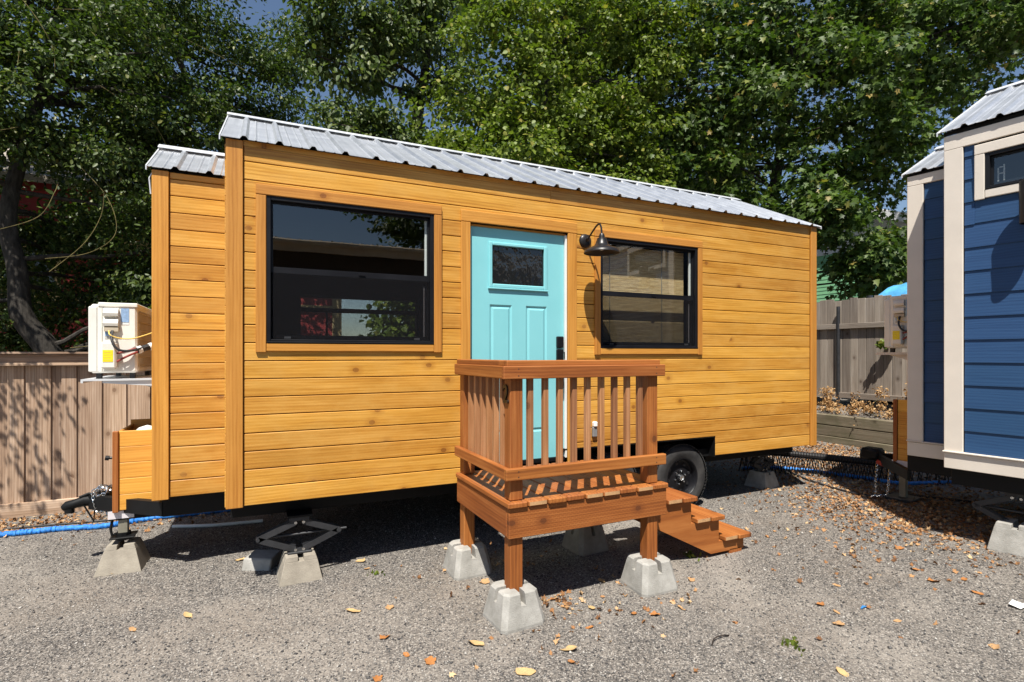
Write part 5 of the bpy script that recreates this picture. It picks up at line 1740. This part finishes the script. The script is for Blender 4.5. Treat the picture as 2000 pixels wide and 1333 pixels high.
def leaves(name, pos, outward, size, kind, mat, parent, droop=0.5, upness=0.9, jit=0.6, crumple=0.0):
    N = len(pos)
    tv, tf = leaf_template(kind)
    a = outward * 0.55 + rng.normal(0, jit, (N, 3)); a[:, 2] -= droop
    a /= np.linalg.norm(a, axis=1)[:, None]
    nn = rng.normal(0, jit * 0.75, (N, 3)) + outward * 0.55; nn[:, 2] += upness
    nn -= a * np.sum(a * nn, 1)[:, None]
    nn /= (np.linalg.norm(nn, axis=1)[:, None] + 1e-9)
    s = np.cross(a, nn)
    sz = size * rng.uniform(0.6, 1.25, N)
    V = pos[:, None, :] + sz[:, None, None] * (tv[None, :, 0, None] * s[:, None, :] + tv[None, :, 1, None] * a[:, None, :] + tv[None, :, 2, None] * nn[:, None, :])
    K = len(tv)
    if crumple: V = V + nn[:, None, :] * (rng.normal(0, 1, (N, K)) * crumple * sz[:, None])[:, :, None]
    F = (tf[None, :, :] + (np.arange(N) * K)[:, None, None]).reshape(-1)
    o = mesh_np(name, V.reshape(-1, 3), F, 3, mat, parent)
    o['kind'] = 'stuff'
    return o


def crown_points(blobs, n, per=26, sig=0.22, shell=0.5, clump=0.42, k2=9):
    """leaf positions: blobs hold clumps, clumps hold sprays, sprays hold leaves, so that gaps and dark hollows stay between the clumps"""
    wts = np.array([(b[3] * b[4] + b[4] * b[5] + b[3] * b[5]) * (b[6] if len(b) > 6 else 1) for b in blobs]); wts /= wts.sum()
    P = []; O = []; C = []
    for b, w in zip(blobs, wts):
        nc = max(2, int(n * w / (per * k2)))
        c = np.array(b[:3]); r = np.array(b[3:6])
        d = rng.normal(0, 1, (nc, 3)); d /= np.linalg.norm(d, axis=1)[:, None]
        lump = 0.86 + 0.16 * np.sin(4.1 * d[:, 0] + 3.3 * d[:, 1] + c[0]) * np.cos(3.7 * d[:, 2] - 2.1 * d[:, 0]) + 0.10 * np.sin(9 * d[:, 2] + 7 * d[:, 0] + c[1])
        rad = (1 - shell * rng.uniform(0, 1, nc) ** 1.4) * lump
        cc = c + d * r * rad[:, None]
        cl = min(clump, 0.75 * r.min()) * rng.uniform(0.65, 1.35, nc)
        ks = np.maximum(2, rng.poisson(k2, nc)); i1 = np.repeat(np.arange(nc), ks)
        e = rng.normal(0, 1, (len(i1), 3)); e[:, 2] = np.abs(e[:, 2]) * 0.9 - 0.35; e += d[i1] * 0.5
        e /= np.linalg.norm(e, axis=1)[:, None]
        sp_ = cc[i1] + e * (cl[i1] * rng.uniform(0.45, 1.0, len(i1)))[:, None] * np.array([1.0, 1.0, 0.62])
        k = np.maximum(3, rng.poisson(per, len(i1))); i2 = np.repeat(np.arange(len(i1)), k)
        sg = min(sig, 0.6 * r.min())
        off = rng.normal(0, 1, (len(i2), 3)) * np.array([sg, sg, sg * 0.45])
        P.append(sp_[i2] + off)
        oo = e[i2] * 0.9 + d[i1][i2] * 0.3 + off / sg * 0.35
        oo /= np.linalg.norm(oo, axis=1)[:, None]
        O.append(oo); C.append(cc)
    return np.concatenate(P), np.concatenate(O), np.concatenate(C)


def limb(m, a, b, r0, r1, bend=0.25, n=7):
    a = Vector(a); b = Vector(b)
    d = b - a
    side = Vector((random.uniform(-1, 1), random.uniform(-1, 1), random.uniform(-0.2, 0.8))) * d.length * bend * 0.4
    pts = [a + d * t + side * math.sin(math.pi * t) + Vector((random.uniform(-1, 1), random.uniform(-1, 1), random.uniform(-1, 1))) * d.length * 0.015 for t in np.linspace(0, 1, n)]
    m.tube(pts, list(np.linspace(r0, r1, n)), 7)


def tree(name, base, trunk, r0, blobs, n, size, kind, mat, bark, label, group, per=26, sig=0.22, shell=0.5, limbs=40, droop=0.5, upness=0.9, lr=0.035, clump=0.42):
    t = thing(name, base, label, 'tree', 0.0, group)
    bvec = np.array(base)
    P, O, C = crown_points(blobs, n, per, sig, shell, clump)
    ok = P[:, 2] > 0.3
    P, O = P[ok], O[ok]
    leaves('crown', P - bvec, O, size, kind, mat, t, droop, upness)
    m = MB()
    pts = smooth_path([Vector(p) - Vector(base) for p in trunk], 5)
    m.tube(pts, list(np.linspace(r0, r0 * 0.35, len(pts))), 12)
    sel = rng.permutation(len(C))[:limbs]
    for i in sel:
        tgt = Vector(C[i] - bvec)
        cand = [p for p in pts if p.z < tgt.z + 0.3] or [pts[-1]]
        st = min(cand, key=lambda p: (p - tgt).length)
        limb(m, st, tgt, lr, 0.008)
    m.build('trunk', bark, t, True)
    return t


GRP = 'trees beyond the fences'
holly = tree('evergreen_tree', (-2.05, 4.35, 0), [(-2.05, 4.35, -0.1), (-2.05, 4.35, 1.3), (-2.18, 4.35, 1.75), (-2.42, 4.35, 2.15), (-2.48, 4.40, 2.7), (-2.60, 4.5, 3.5), (-2.4, 4.8, 5.0), (-2.2, 5.0, 6.5)], 0.165,
     [(-2.3, 5.2, 5.4, 2.6, 1.6, 2.5, 1.0), (-3.6, 3.9, 4.6, 1.4, 1.1, 1.5, 1.0), (-0.85, 4.35, 3.25, 0.95, 0.75, 1.3, 1.3), (-0.4, 4.9, 5.1, 1.25, 1.1, 1.5, 1.2), (-1.7, 4.0, 4.7, 1.5, 0.9, 1.1, 1.2), (-2.2, 6.4, 2.4, 3.0, 0.8, 1.8, 0.7), (-3.4, 2.2, 3.6, 1.0, 0.6, 0.5, 0.35), (-2.7, 2.3, 3.2, 0.6, 0.5, 0.4, 0.3), (-1.2, 5.0, 2.0, 0.9, 0.5, 0.8, 1.5), (-1.9, 5.4, 3.0, 1.4, 0.6, 1.0, 1.3), (-3.0, 5.0, 2.9, 0.9, 0.5, 0.9, 1.0), (-3.3, 4.6, 2.2, 0.7, 0.5, 0.8, 0.7), (0.0, 5.2, 6.0, 0.8, 0.8, 1.5, 1.4), (0.35, 5.6, 5.0, 0.7, 0.6, 0.7, 1.0), (-1.6, 4.4, 6.6, 1.7, 1.0, 1.2, 1.0)],
     105000, 0.067, 'ovate', M['fol_holly'], M['bark'], 'dark glossy evergreen with a bent grey trunk behind the left fence', GRP, 20, 0.11, 0.6, 55, clump=0.36)
# arching bare shoots in front of it
for pts in ([(-3.0, 3.6, 4.3), (-2.55, 3.5, 4.45), (-2.25, 3.5, 4.75), (-2.2, 3.55, 5.1)], [(-3.1, 3.5, 3.95), (-2.6, 3.5, 4.05), (-2.2, 3.5, 4.2)], [(-2.4, 3.4, 3.0), (-2.0, 3.4, 3.2), (-1.85, 3.4, 3.5), (-1.84, 3.45, 3.62)],
            [(-1.95, 3.45, 2.75), (-1.55, 3.45, 2.85), (-1.3, 3.45, 3.1), (-1.38, 3.5, 3.5), (-1.65, 3.55, 3.85)], [(-1.9, 3.4, 2.6), (-1.6, 3.45, 2.95), (-1.45, 3.5, 3.3), (-1.42, 3.5, 3.6)], [(-1.5, 3.7, 4.9), (-1.0, 3.8, 4.6), (-0.8, 3.8, 4.2), (-0.75, 3.8, 3.9)],
            [(-1.9, 3.5, 5.6), (-1.2, 3.6, 5.75), (-0.4, 3.9, 5.7), (0.2, 4.1, 5.55)], [(-3.0, 3.4, 5.6), (-2.3, 3.4, 5.7), (-1.9, 3.4, 5.2), (-1.85, 3.4, 4.8)], [(-1.7, 3.35, 1.75), (-1.4, 3.3, 1.80), (-1.15, 3.3, 1.95)]):
    m = MB(); m.tube(smooth_path([(a + 2.05, b - 4.35, c) for a, b, c in pts], 8), 0.0036, 6)
    m.build('bare_shoot', M['twig'], holly, True)

tree('chestnut_tree', (4.6, 11.3, 0), [(4.6, 11.3, -0.1), (4.55, 11.3, 5), (4.45, 11.3, 8.2), (4.7, 11.3, 10.0), (4.9, 11.3, 12.0)], 0.26,
     [(3.5, 11.0, 11.6, 1.6, 1.6, 2.4), (2.4, 10.8, 9.6, 1.35, 1.2, 1.7, 1.2), (5.4, 11.2, 9.4, 1.2, 1.0, 1.2), (4.9, 11.4, 13.0, 2.2, 1.6, 2.4), (3.4, 11.2, 7.4, 2.0, 1.4, 1.4), (2.0, 10.6, 6.4, 1.9, 1.3, 1.7, 1.3)],
     34000, 0.16, 'ovate', M['fol_far'], M['bark_dark'], 'tall olive-green tree with dark forking limbs behind the centre of the roof', GRP, 18, 0.22, 0.55, 40, 0.7, lr=0.06, clump=0.6)
tree('linden_tree', (5.6, 5.4, 0), [(5.6, 5.4, -0.1), (5.6, 5.4, 3), (5.5, 5.4, 5.5), (5.6, 5.3, 8.0)], 0.14,
     [(5.0, 5.2, 6.9, 1.9, 1.2, 2.4), (3.6, 4.7, 4.7, 1.15, 0.8, 1.05, 1.1), (6.6, 5.0, 5.6, 1.7, 1.1, 2.2), (4.6, 4.6, 5.2, 1.2, 0.8, 1.3), (7.4, 5.2, 8.2, 2.0, 1.3, 2.0), (2.7, 4.6, 4.1, 0.7, 0.6, 0.7, 1.0), (6.2, 4.7, 4.3, 1.6, 0.8, 1.1)],
     64000, 0.086, 'round', M['fol_lime'], M['bark'], 'bright green leafy tree rising right behind the metal roof', GRP, 16, 0.125, 0.6, 60, clump=0.42)
tree('maple_tree', (11.4, 5.0, 0), [(11.4, 5.0, -0.1), (11.3, 4.9, 3), (11.2, 4.6, 5.5), (11.4, 4.2, 8.0)], 0.22,
     [(9.3, 5.0, 7.6, 2.1, 1.4, 2.6), (8.9, 4.6, 4.9, 1.9, 1.0, 1.6), (11.3, 3.6, 7.3, 2.0, 1.6, 1.7), (13.6, 2.4, 8.4, 2.0, 1.8, 1.8), (10.9, 3.4, 4.7, 0.9, 0.7, 0.6, 1.6), (15.4, 1.4, 9.6, 2.2, 2.0, 2.0), (11.5, 4.2, 9.8, 2.4, 1.8, 1.6), (13.0, 3.2, 5.6, 0.9, 0.8, 0.8, 0.6), (11.95, 2.5, 3.5, 0.55, 0.5, 0.85, 2.2), (10.6, 2.7, 4.45, 0.6, 0.5, 0.5, 2.0), (11.4, 2.6, 3.6, 0.5, 0.4, 0.7, 2.4), (12.4, 2.7, 6.3, 1.1, 0.9, 0.8, 0.9), (11.2, 3.4, 5.6, 0.9, 0.7, 0.7, 0.9)],
     60000, 0.125, 'lobed', M['fol_maple'], M['bark_dark'], 'big maple with lobed dark green leaves spreading over the blue house', GRP, 12, 0.17, 0.6, 70, 0.75, 1.1, clump=0.5)
tree('maple_tree', (8.2, 9.4, 0), [(8.2, 9.4, -0.1), (8.2, 9.4, 4), (8.3, 9.4, 8)], 0.2,
     [(7.2, 9.0, 5.6, 2.6, 1.1, 2.6), (10.6, 9.0, 6.6, 2.6, 1.1, 3.0), (9.0, 9.3, 10.6, 3.0, 1.3, 2.6), (13.8, 8.4, 7.0, 2.0, 1.1, 2.6)],
     11000, 0.24, 'lobed', M['fol_maple'], M['bark_dark'], 'dark shaded tree standing farther back between the linden and the maple', GRP, 14, 0.30, 0.7, 30, clump=0.6)
tree('evergreen_tree', (-1.2, 8.3, 0), [(-1.2, 8.3, -0.1), (-1.2, 8.3, 4), (-1.0, 8.3, 7)], 0.16,
     [(-2.6, 8.2, 5.6, 2.6, 0.9, 2.8), (-5.2, 8.0, 5.4, 2.4, 0.9, 3.0), (0.9, 8.2, 5.0, 1.5, 0.8, 2.0), (-3.2, 7.9, 9.0, 2.8, 1.0, 2.0), (-0.5, 7.4, 1.6, 2.0, 0.5, 1.3, 1.4), (-3.6, 7.0, 2.2, 1.8, 0.5, 1.5, 1.4), (-1.8, 7.2, 3.4, 1.6, 0.5, 1.2, 1.4)],
     30000, 0.13, 'ovate', M['fol_holly'], M['bark_dark'], 'dark evergreen farther back in front of the red house', GRP, 20, 0.24, 0.7, 30, clump=0.5)
tree('garden_tree', (5.8, -15.5, 0), [(5.8, -15.5, -0.1), (5.8, -15.5, 3), (5.9, -15.5, 6.5)], 0.2,
     [(5.6, -15.5, 6.2, 2.0, 1.5, 1.9), (7.4, -15.6, 5.2, 1.5, 1.3, 1.6)],
     6000, 0.22, 'ovate', M['fol_far'], M['bark_dark'], 'round tree beyond the shed seen reflected in the big window', None, 16, 0.24, 0.6, 20, clump=0.5)
# laurel shoots peeping over the left fence beside the air conditioner
t = thing('laurel_shrub', (-0.95, 3.75, 0), 'bright young evergreen shoots above the air conditioner at the left fence', 'shrub')
P_, O_, C_ = crown_points([(-0.95, 3.75, 2.0, 0.45, 0.3, 0.42), (-0.55, 3.8, 2.3, 0.3, 0.25, 0.5), (-1.1, 3.8, 1.2, 0.5, 0.3, 0.7)], 1500, 12, 0.07, 0.5, 0.2, 4)
leaves('foliage', P_ - np.array((-0.95, 3.75, 0)), O_, 0.075, 'ovate', M['fol_lime'], t, -0.3)
m = MB()
for c in C_[::3]: limb(m, (0, 0, 0.0), Vector(c) - Vector((-0.95, 3.75, 0)), 0.014, 0.004)
m.build('stem', M['bark'], t, True)['kind'] = 'stuff'

t = thing('hazel_shrub', (3.2, 4.3, 0), 'leafy green shrub behind the honey house seen through its rear window', 'shrub')
P_, O_, C_ = crown_points([(2.6, 4.4, 2.0, 1.0, 0.4, 1.0), (4.0, 4.5, 2.3, 0.9, 0.4, 1.1), (2.9, 5.6, 2.7, 1.0, 0.4, 1.1), (4.2, 5.8, 3.0, 0.9, 0.4, 1.1)], 12000, 14, 0.12, 0.6, 0.3, 6)
leaves('foliage', P_ - np.array((3.2, 4.3, 0)), O_, 0.10, 'round', M['fol_lime'], t)
m = MB()
for c in C_[::6]: limb(m, (0, 0, 0.0), Vector(c) - Vector((3.2, 4.3, 0)), 0.016, 0.004)
m.build('stem', M['bark'], t, True)['kind'] = 'stuff'

# dried vines on the bed below the grey fence
dv = thing('dried_vine', (9.65, 1.5, 0.62), 'withered brown vine sprawling over the timber retaining wall', 'vine')
bl_ = [(9.55, 2.1, 0.72, 0.16, 0.5, 0.12), (9.55, 1.3, 0.74, 0.16, 0.55, 0.10), (9.58, 0.7, 0.72, 0.16, 0.4, 0.12), (9.66, 2.2, 0.98, 0.10, 0.12, 0.22), (9.68, 1.75, 0.92, 0.08, 0.10, 0.20), (9.66, 1.25, 0.95, 0.08, 0.10, 0.24), (9.66, 0.85, 1.0, 0.10, 0.14, 0.28), (9.40, 1.5, 0.50, 0.06, 0.06, 0.22, 0.7), (9.6, 0.2, 0.75, 0.2, 0.5, 0.15)]
P_, O_, C_ = crown_points(bl_, 2400, 8, 0.04, 0.9, 0.08, 3)
leaves('withered_leaves', P_ - np.array((9.65, 1.5, 0.62)), O_, 0.045, 'ovate', M['fol_dry'], dv, 0.8, 0.4, 1.0)
m = MB()
for c in C_[::5]: limb(m, (random.uniform(-0.08, 0.05), c[1] - 1.5 + random.uniform(-0.3, 0.3), 0.02), Vector(c) - Vector((9.65, 1.5, 0.62)), 0.007, 0.003, 0.8)
m.build('stem', M['twig'], dv, True)['kind'] = 'stuff'
sp = thing('vine_sprig', (9.82, 1.28, 1.75), 'small green sprig growing through the grey fence', 'plant')
P_, O_, C_ = crown_points([(9.76, 1.28, 1.78, 0.06, 0.08, 0.10)], 60, 10, 0.04, 0.5, 0.05, 3)
leaves('foliage', P_ - np.array((9.82, 1.28, 1.75)), O_, 0.075, 'round', M['fol_lime'], sp)

# ------------------------------------------------------------------ small stones, leaf litter and single fallen leaves
N = 95000
u_ = rng.uniform(0, 1, N)
ang = rng.uniform(R(90 - 25.3 - 47 + 0), R(90 - 25.3 + 47), N)
dist = 1.9 + 5.2 * rng.uniform(0, 1, N) ** 1.15
px_ = CAM.x + dist * np.cos(ang); py_ = CAM.y + dist * np.sin(ang)
pz_ = g_np(px_, py_)
s_ = rng.gamma(4, 0.00075, N) + 0.0016
V0 = np.array([(1, 0, 0), (-1, 0, 0), (0, 1, 0), (0, -1, 0), (0, 0, 1), (0, 0, -0.6)], float)
F0 = np.array([(0, 2, 4), (2, 1, 4), (1, 3, 4), (3, 0, 4), (2, 0, 5), (1, 2, 5), (3, 1, 5), (0, 3, 5)])
th = rng.uniform(0, 2 * np.pi, N)
sc = rng.uniform(0.6, 1.4, (N, 3)) * np.array([1.0, 1.0, 0.7])
vv = V0[None] * sc[:, None, :] + rng.normal(0, 0.16, (N, 6, 3))
cx, sx = np.cos(th), np.sin(th)
vr = np.empty_like(vv)
vr[..., 0] = vv[..., 0] * cx[:, None] - vv[..., 1] * sx[:, None]; vr[..., 1] = vv[..., 0] * sx[:, None] + vv[..., 1] * cx[:, None]; vr[..., 2] = vv[..., 2]
VV = vr * s_[:, None, None]
VV[..., 0] += px_[:, None]; VV[..., 1] += py_[:, None]; VV[..., 2] += (pz_ + s_ * 0.25)[:, None]
FF = (F0[None] + (np.arange(N) * 6)[:, None, None]).reshape(-1)
gv = mesh_np('gravel', VV.reshape(-1, 3), FF, 3, M['pebble'])
tag(gv, 'loose grey and tan gravel stones on the yard', 'gravel', kind='stuff')

def litter(name, areas, n, size, mat, label):
    P = []
    w = np.array([a[4] for a in areas], float); w /= w.sum()
    for a, ww in zip(areas, w):
        k = int(n * ww)
        P.append(np.stack([rng.normal(a[0], a[2], k), rng.normal(a[1], a[3], k)], 1))
    P = np.concatenate(P)
    keep = ~((P[:, 1] > 3.05) | (P[:, 0] > 9.3))
    P = P[keep]
    z = g_np(P[:, 0], P[:, 1]) + 0.008
    pos = np.concatenate([P, z[:, None]], 1)
    out = rng.normal(0, 1, (len(P), 3)); out[:, 2] = 0.1
    out /= np.linalg.norm(out, axis=1)[:, None]
    o = leaves(name, pos, out, size, 'lobed', mat, None, 0.0, 1.3, 0.5, 0.16)
    tag(o, label, 'leaf litter', kind='stuff')


litter('leaf_litter', [(6.9, -0.5, 0.75, 0.8, 3), (6.1, -1.1, 0.55, 0.65, 2.6), (7.8, 0.9, 0.9, 0.8, 3.5), (8.6, 1.8, 0.5, 0.7, 2), (5.4, -1.2, 0.8, 0.6, 0.3), (4.8, -1.9, 1.0, 0.5, 0.08), (-2.0, 2.75, 0.7, 0.18, 1.0), (-0.6, 2.5, 0.5, 0.3, 0.6), (3.6, -1.6, 1.3, 0.6, 0.05), (2.2, -1.35, 0.45, 0.2, 0.12), (2.0, -1.12, 0.10, 0.06, 0.06), (1.95, -0.3, 0.5, 0.3, 0.08)], 8500, 0.034, M['litter'], 'small dry brown leaves strewn over the gravel towards the far fence')

LEAF = [(2.47, -0.98), (2.18, -1.29), (1.79, -1.64), (1.74, -1.75), (1.47, -1.73), (2.95, -2.46), (3.53, -1.93), (3.89, -1.8), (4.56, -2.07), (4.78, -2.15), (4.66, -1.89), (4.61, -2.3), (5.02, -1.58), (3.53, -2.04), (3.4, -2.14), (3.75, -2.28), (3.92, -2.69), (2.7, -1.55), (3.06, -1.26), (2.38, -1.47), (2.49, -1.54), (2.03, -1.49), (2.01, -1.07), (2.03, -1.2), (-0.21, -0.2), (0.08, 0.68), (0.88, -1.05), (0.95, -1.29), (1.05, -1.41), (1.34, -1.36), (0.99, -0.7), (0.76, -0.64), (0.76, -1.44), (-0.5, -0.24), (1.7, -0.62), (0.95, 0.19), (-0.8, 0.85), (0.97, 0.01)]
YEL = {0, 1, 2, 5, 4, 25, 29, 31, 24, 35, 36}
ORA = {3, 6, 8, 9, 10, 11, 12, 21, 22, 19, 20, 26, 27, 28, 32}
LM = {}


def fallen_leaf_mesh(seed, kind, mat):
    """one dry leaf: outline with teeth or lobes round a midrib, curled and buckled"""
    r = random.Random(seed)
    nrim = 22
    out = []
    for k in range(nrim):
        a = 2 * math.pi * k / nrim
        if kind == 'lobed': rad = 0.34 + 0.17 * abs(math.cos(2.5 * (a - math.pi / 2))) ** 0.7
        else: rad = 0.33 + 0.10 * math.sin(a) ** 2 + 0.05 * max(0, math.sin(a)) ** 8
        rad *= 1 + r.uniform(-0.09, 0.07)
        out.append((rad * math.cos(a) * (1.0 if kind == 'lobed' else 0.82), rad * math.sin(a) * 1.12))
    curl = r.uniform(0.8, 1.8); tw = r.uniform(-1.2, 1.2); ph = r.uniform(0, 6)
    def h(x, y): return 0.05 + curl * (0.75 * x * x + 0.25 * y * y) + tw * x * y * 0.7 + 0.05 * math.sin(9 * x + ph) * math.cos(8 * y - ph) + (0.04 if abs(x) < 0.02 else 0)
    mid = [(x * 0.52, y * 0.52) for x, y in out]
    vs = [(0, 0, h(0, 0))] + [(x, y, h(x, y)) for x, y in mid] + [(x, y, h(x, y)) for x, y in out]
    fs = [(0, 1 + k, 1 + (k + 1) % nrim) for k in range(nrim)] + [(1 + k, 1 + nrim + k, 1 + nrim + (k + 1) % nrim, 1 + (k + 1) % nrim) for k in range(nrim)]
    sx = len(vs)
    vs += [(0.012, -0.40, 0.06), (-0.012, -0.40, 0.06), (0.0, -0.66, 0.12)]; fs.append((sx, sx + 1, sx + 2))
    me = bpy.data.meshes.new('fallen_leaf')
    me.from_pydata(vs, [], fs)
    me.polygons.foreach_set('use_smooth', [True] * len(fs))
    me.materials.append(mat)
    return me


ORD = ['first', 'second', 'third', 'fourth', 'fifth', 'sixth', 'seventh', 'eighth', 'ninth', 'tenth', 'eleventh', 'twelfth', 'thirteenth', 'fourteenth', 'fifteenth', 'sixteenth']
cf, cr_ = Vector((0.427, 0.904)), Vector((0.904, -0.427))


def screen_order(i):
    d_ = Vector((LEAF[i][0] - CAM.x, LEAF[i][1] - CAM.y)); return d_.dot(cr_) / d_.dot(cf)


colour_of = {i: ('yellow' if i in YEL else ('orange' if i in ORA else 'tan')) for i in range(len(LEAF))}
rank = {}
for c_ in ('yellow', 'orange', 'tan'):
    for k_, i in enumerate(sorted((i for i in colour_of if colour_of[i] == c_), key=screen_order)): rank[i] = k_
for i, (x, y) in enumerate(LEAF):
    col = 'yellow' if i in YEL else ('orange' if i in ORA else 'tan')
    key = (col, i % 6)
    if key not in LM:
        LM[key] = fallen_leaf_mesh(i, 'round' if (col == 'yellow' or i % 2) else 'lobed', M['leaf_' + col])
    o = bpy.data.objects.new('fallen_leaf', LM[key])
    s = {'yellow': 0.085, 'orange': 0.062, 'tan': 0.060}[col] * random.uniform(0.8, 1.25)
    o.location = (x, y, g(x, y) + 0.001)
    o.scale = (s, s, s * 0.8)
    o.rotation_euler = (random.uniform(-0.25, 0.25), random.uniform(-0.25, 0.25), random.uniform(0, 6.28))
    link(o)
    tag(o, {'yellow': 'dry pale yellow leaf on the gravel, %s from the left of the yellow ones', 'orange': 'curled orange-brown leaf on the gravel, %s from the left of the orange ones', 'tan': 'small crumpled tan leaf on the gravel, %s from the left of the tan ones'}[col] % ORD[rank[i]], 'fallen leaf', 'single fallen leaves on the gravel')

for (x, y, n_, h_, lab) in ((2.94, -2.16, 30, 0.032, 'tuft of green grass sprouting from the open gravel'), (1.01, -0.13, 14, 0.03, 'tiny green weed on the gravel in front of the trailer'), (3.36, -0.92, 22, 0.045, 'green weeds under the deck steps')):
    t = thing('weed', (x, y, g(x, y)), lab, 'weed')
    pos = np.stack([rng.normal(0, 0.03, n_), rng.normal(0, 0.03, n_), np.zeros(n_)], 1)
    oo = rng.normal(0, 0.5, (n_, 3)); oo[:, 2] = 1.2; oo /= np.linalg.norm(oo, axis=1)[:, None]
    leaves('blades', pos, oo, h_, 'ovate', M['fol_lime'], t, -0.6, 0.2, 0.35)
m = MB(); m.add([(-0.05, -0.03, 0.01), (0.0, -0.04, 0.025), (0.06, -0.02, 0.012), (-0.055, 0.03, 0.02), (0.005, 0.035, 0.035), (0.05, 0.03, 0.015)], [(0, 1, 4, 3), (1, 2, 5, 4)])
o = m.build('paper_scrap', M['paper']); o.location = (4.62, -2.52, g(4.62, -2.52)); tag(o, 'crumpled white paper scrap on the gravel near the right edge', 'paper scrap')
m = MB(); m.tube([(-0.03, 0, 0.008), (0.0, 0.006, 0.012), (0.03, 0, 0.008)], [0.004, 0.008, 0.004], 6)
o = m.build('plastic_scrap', M['blue_scrap']); o.location = (3.73, -2.09, g(3.73, -2.09)); tag(o, 'sliver of blue plastic on the gravel', 'plastic scrap')
m = MB(); m.tube(smooth_path([(-0.08, -0.02, 0.01), (-0.03, 0.01, 0.02), (0.04, 0.02, 0.018), (0.09, 0.015, 0.01)]), 0.004, 5)
o = m.build('twig', M['bark_dark']); o.location = (2.62, -1.95, g(2.62, -1.95)); tag(o, 'thin curved dark twig on the gravel', 'twig')
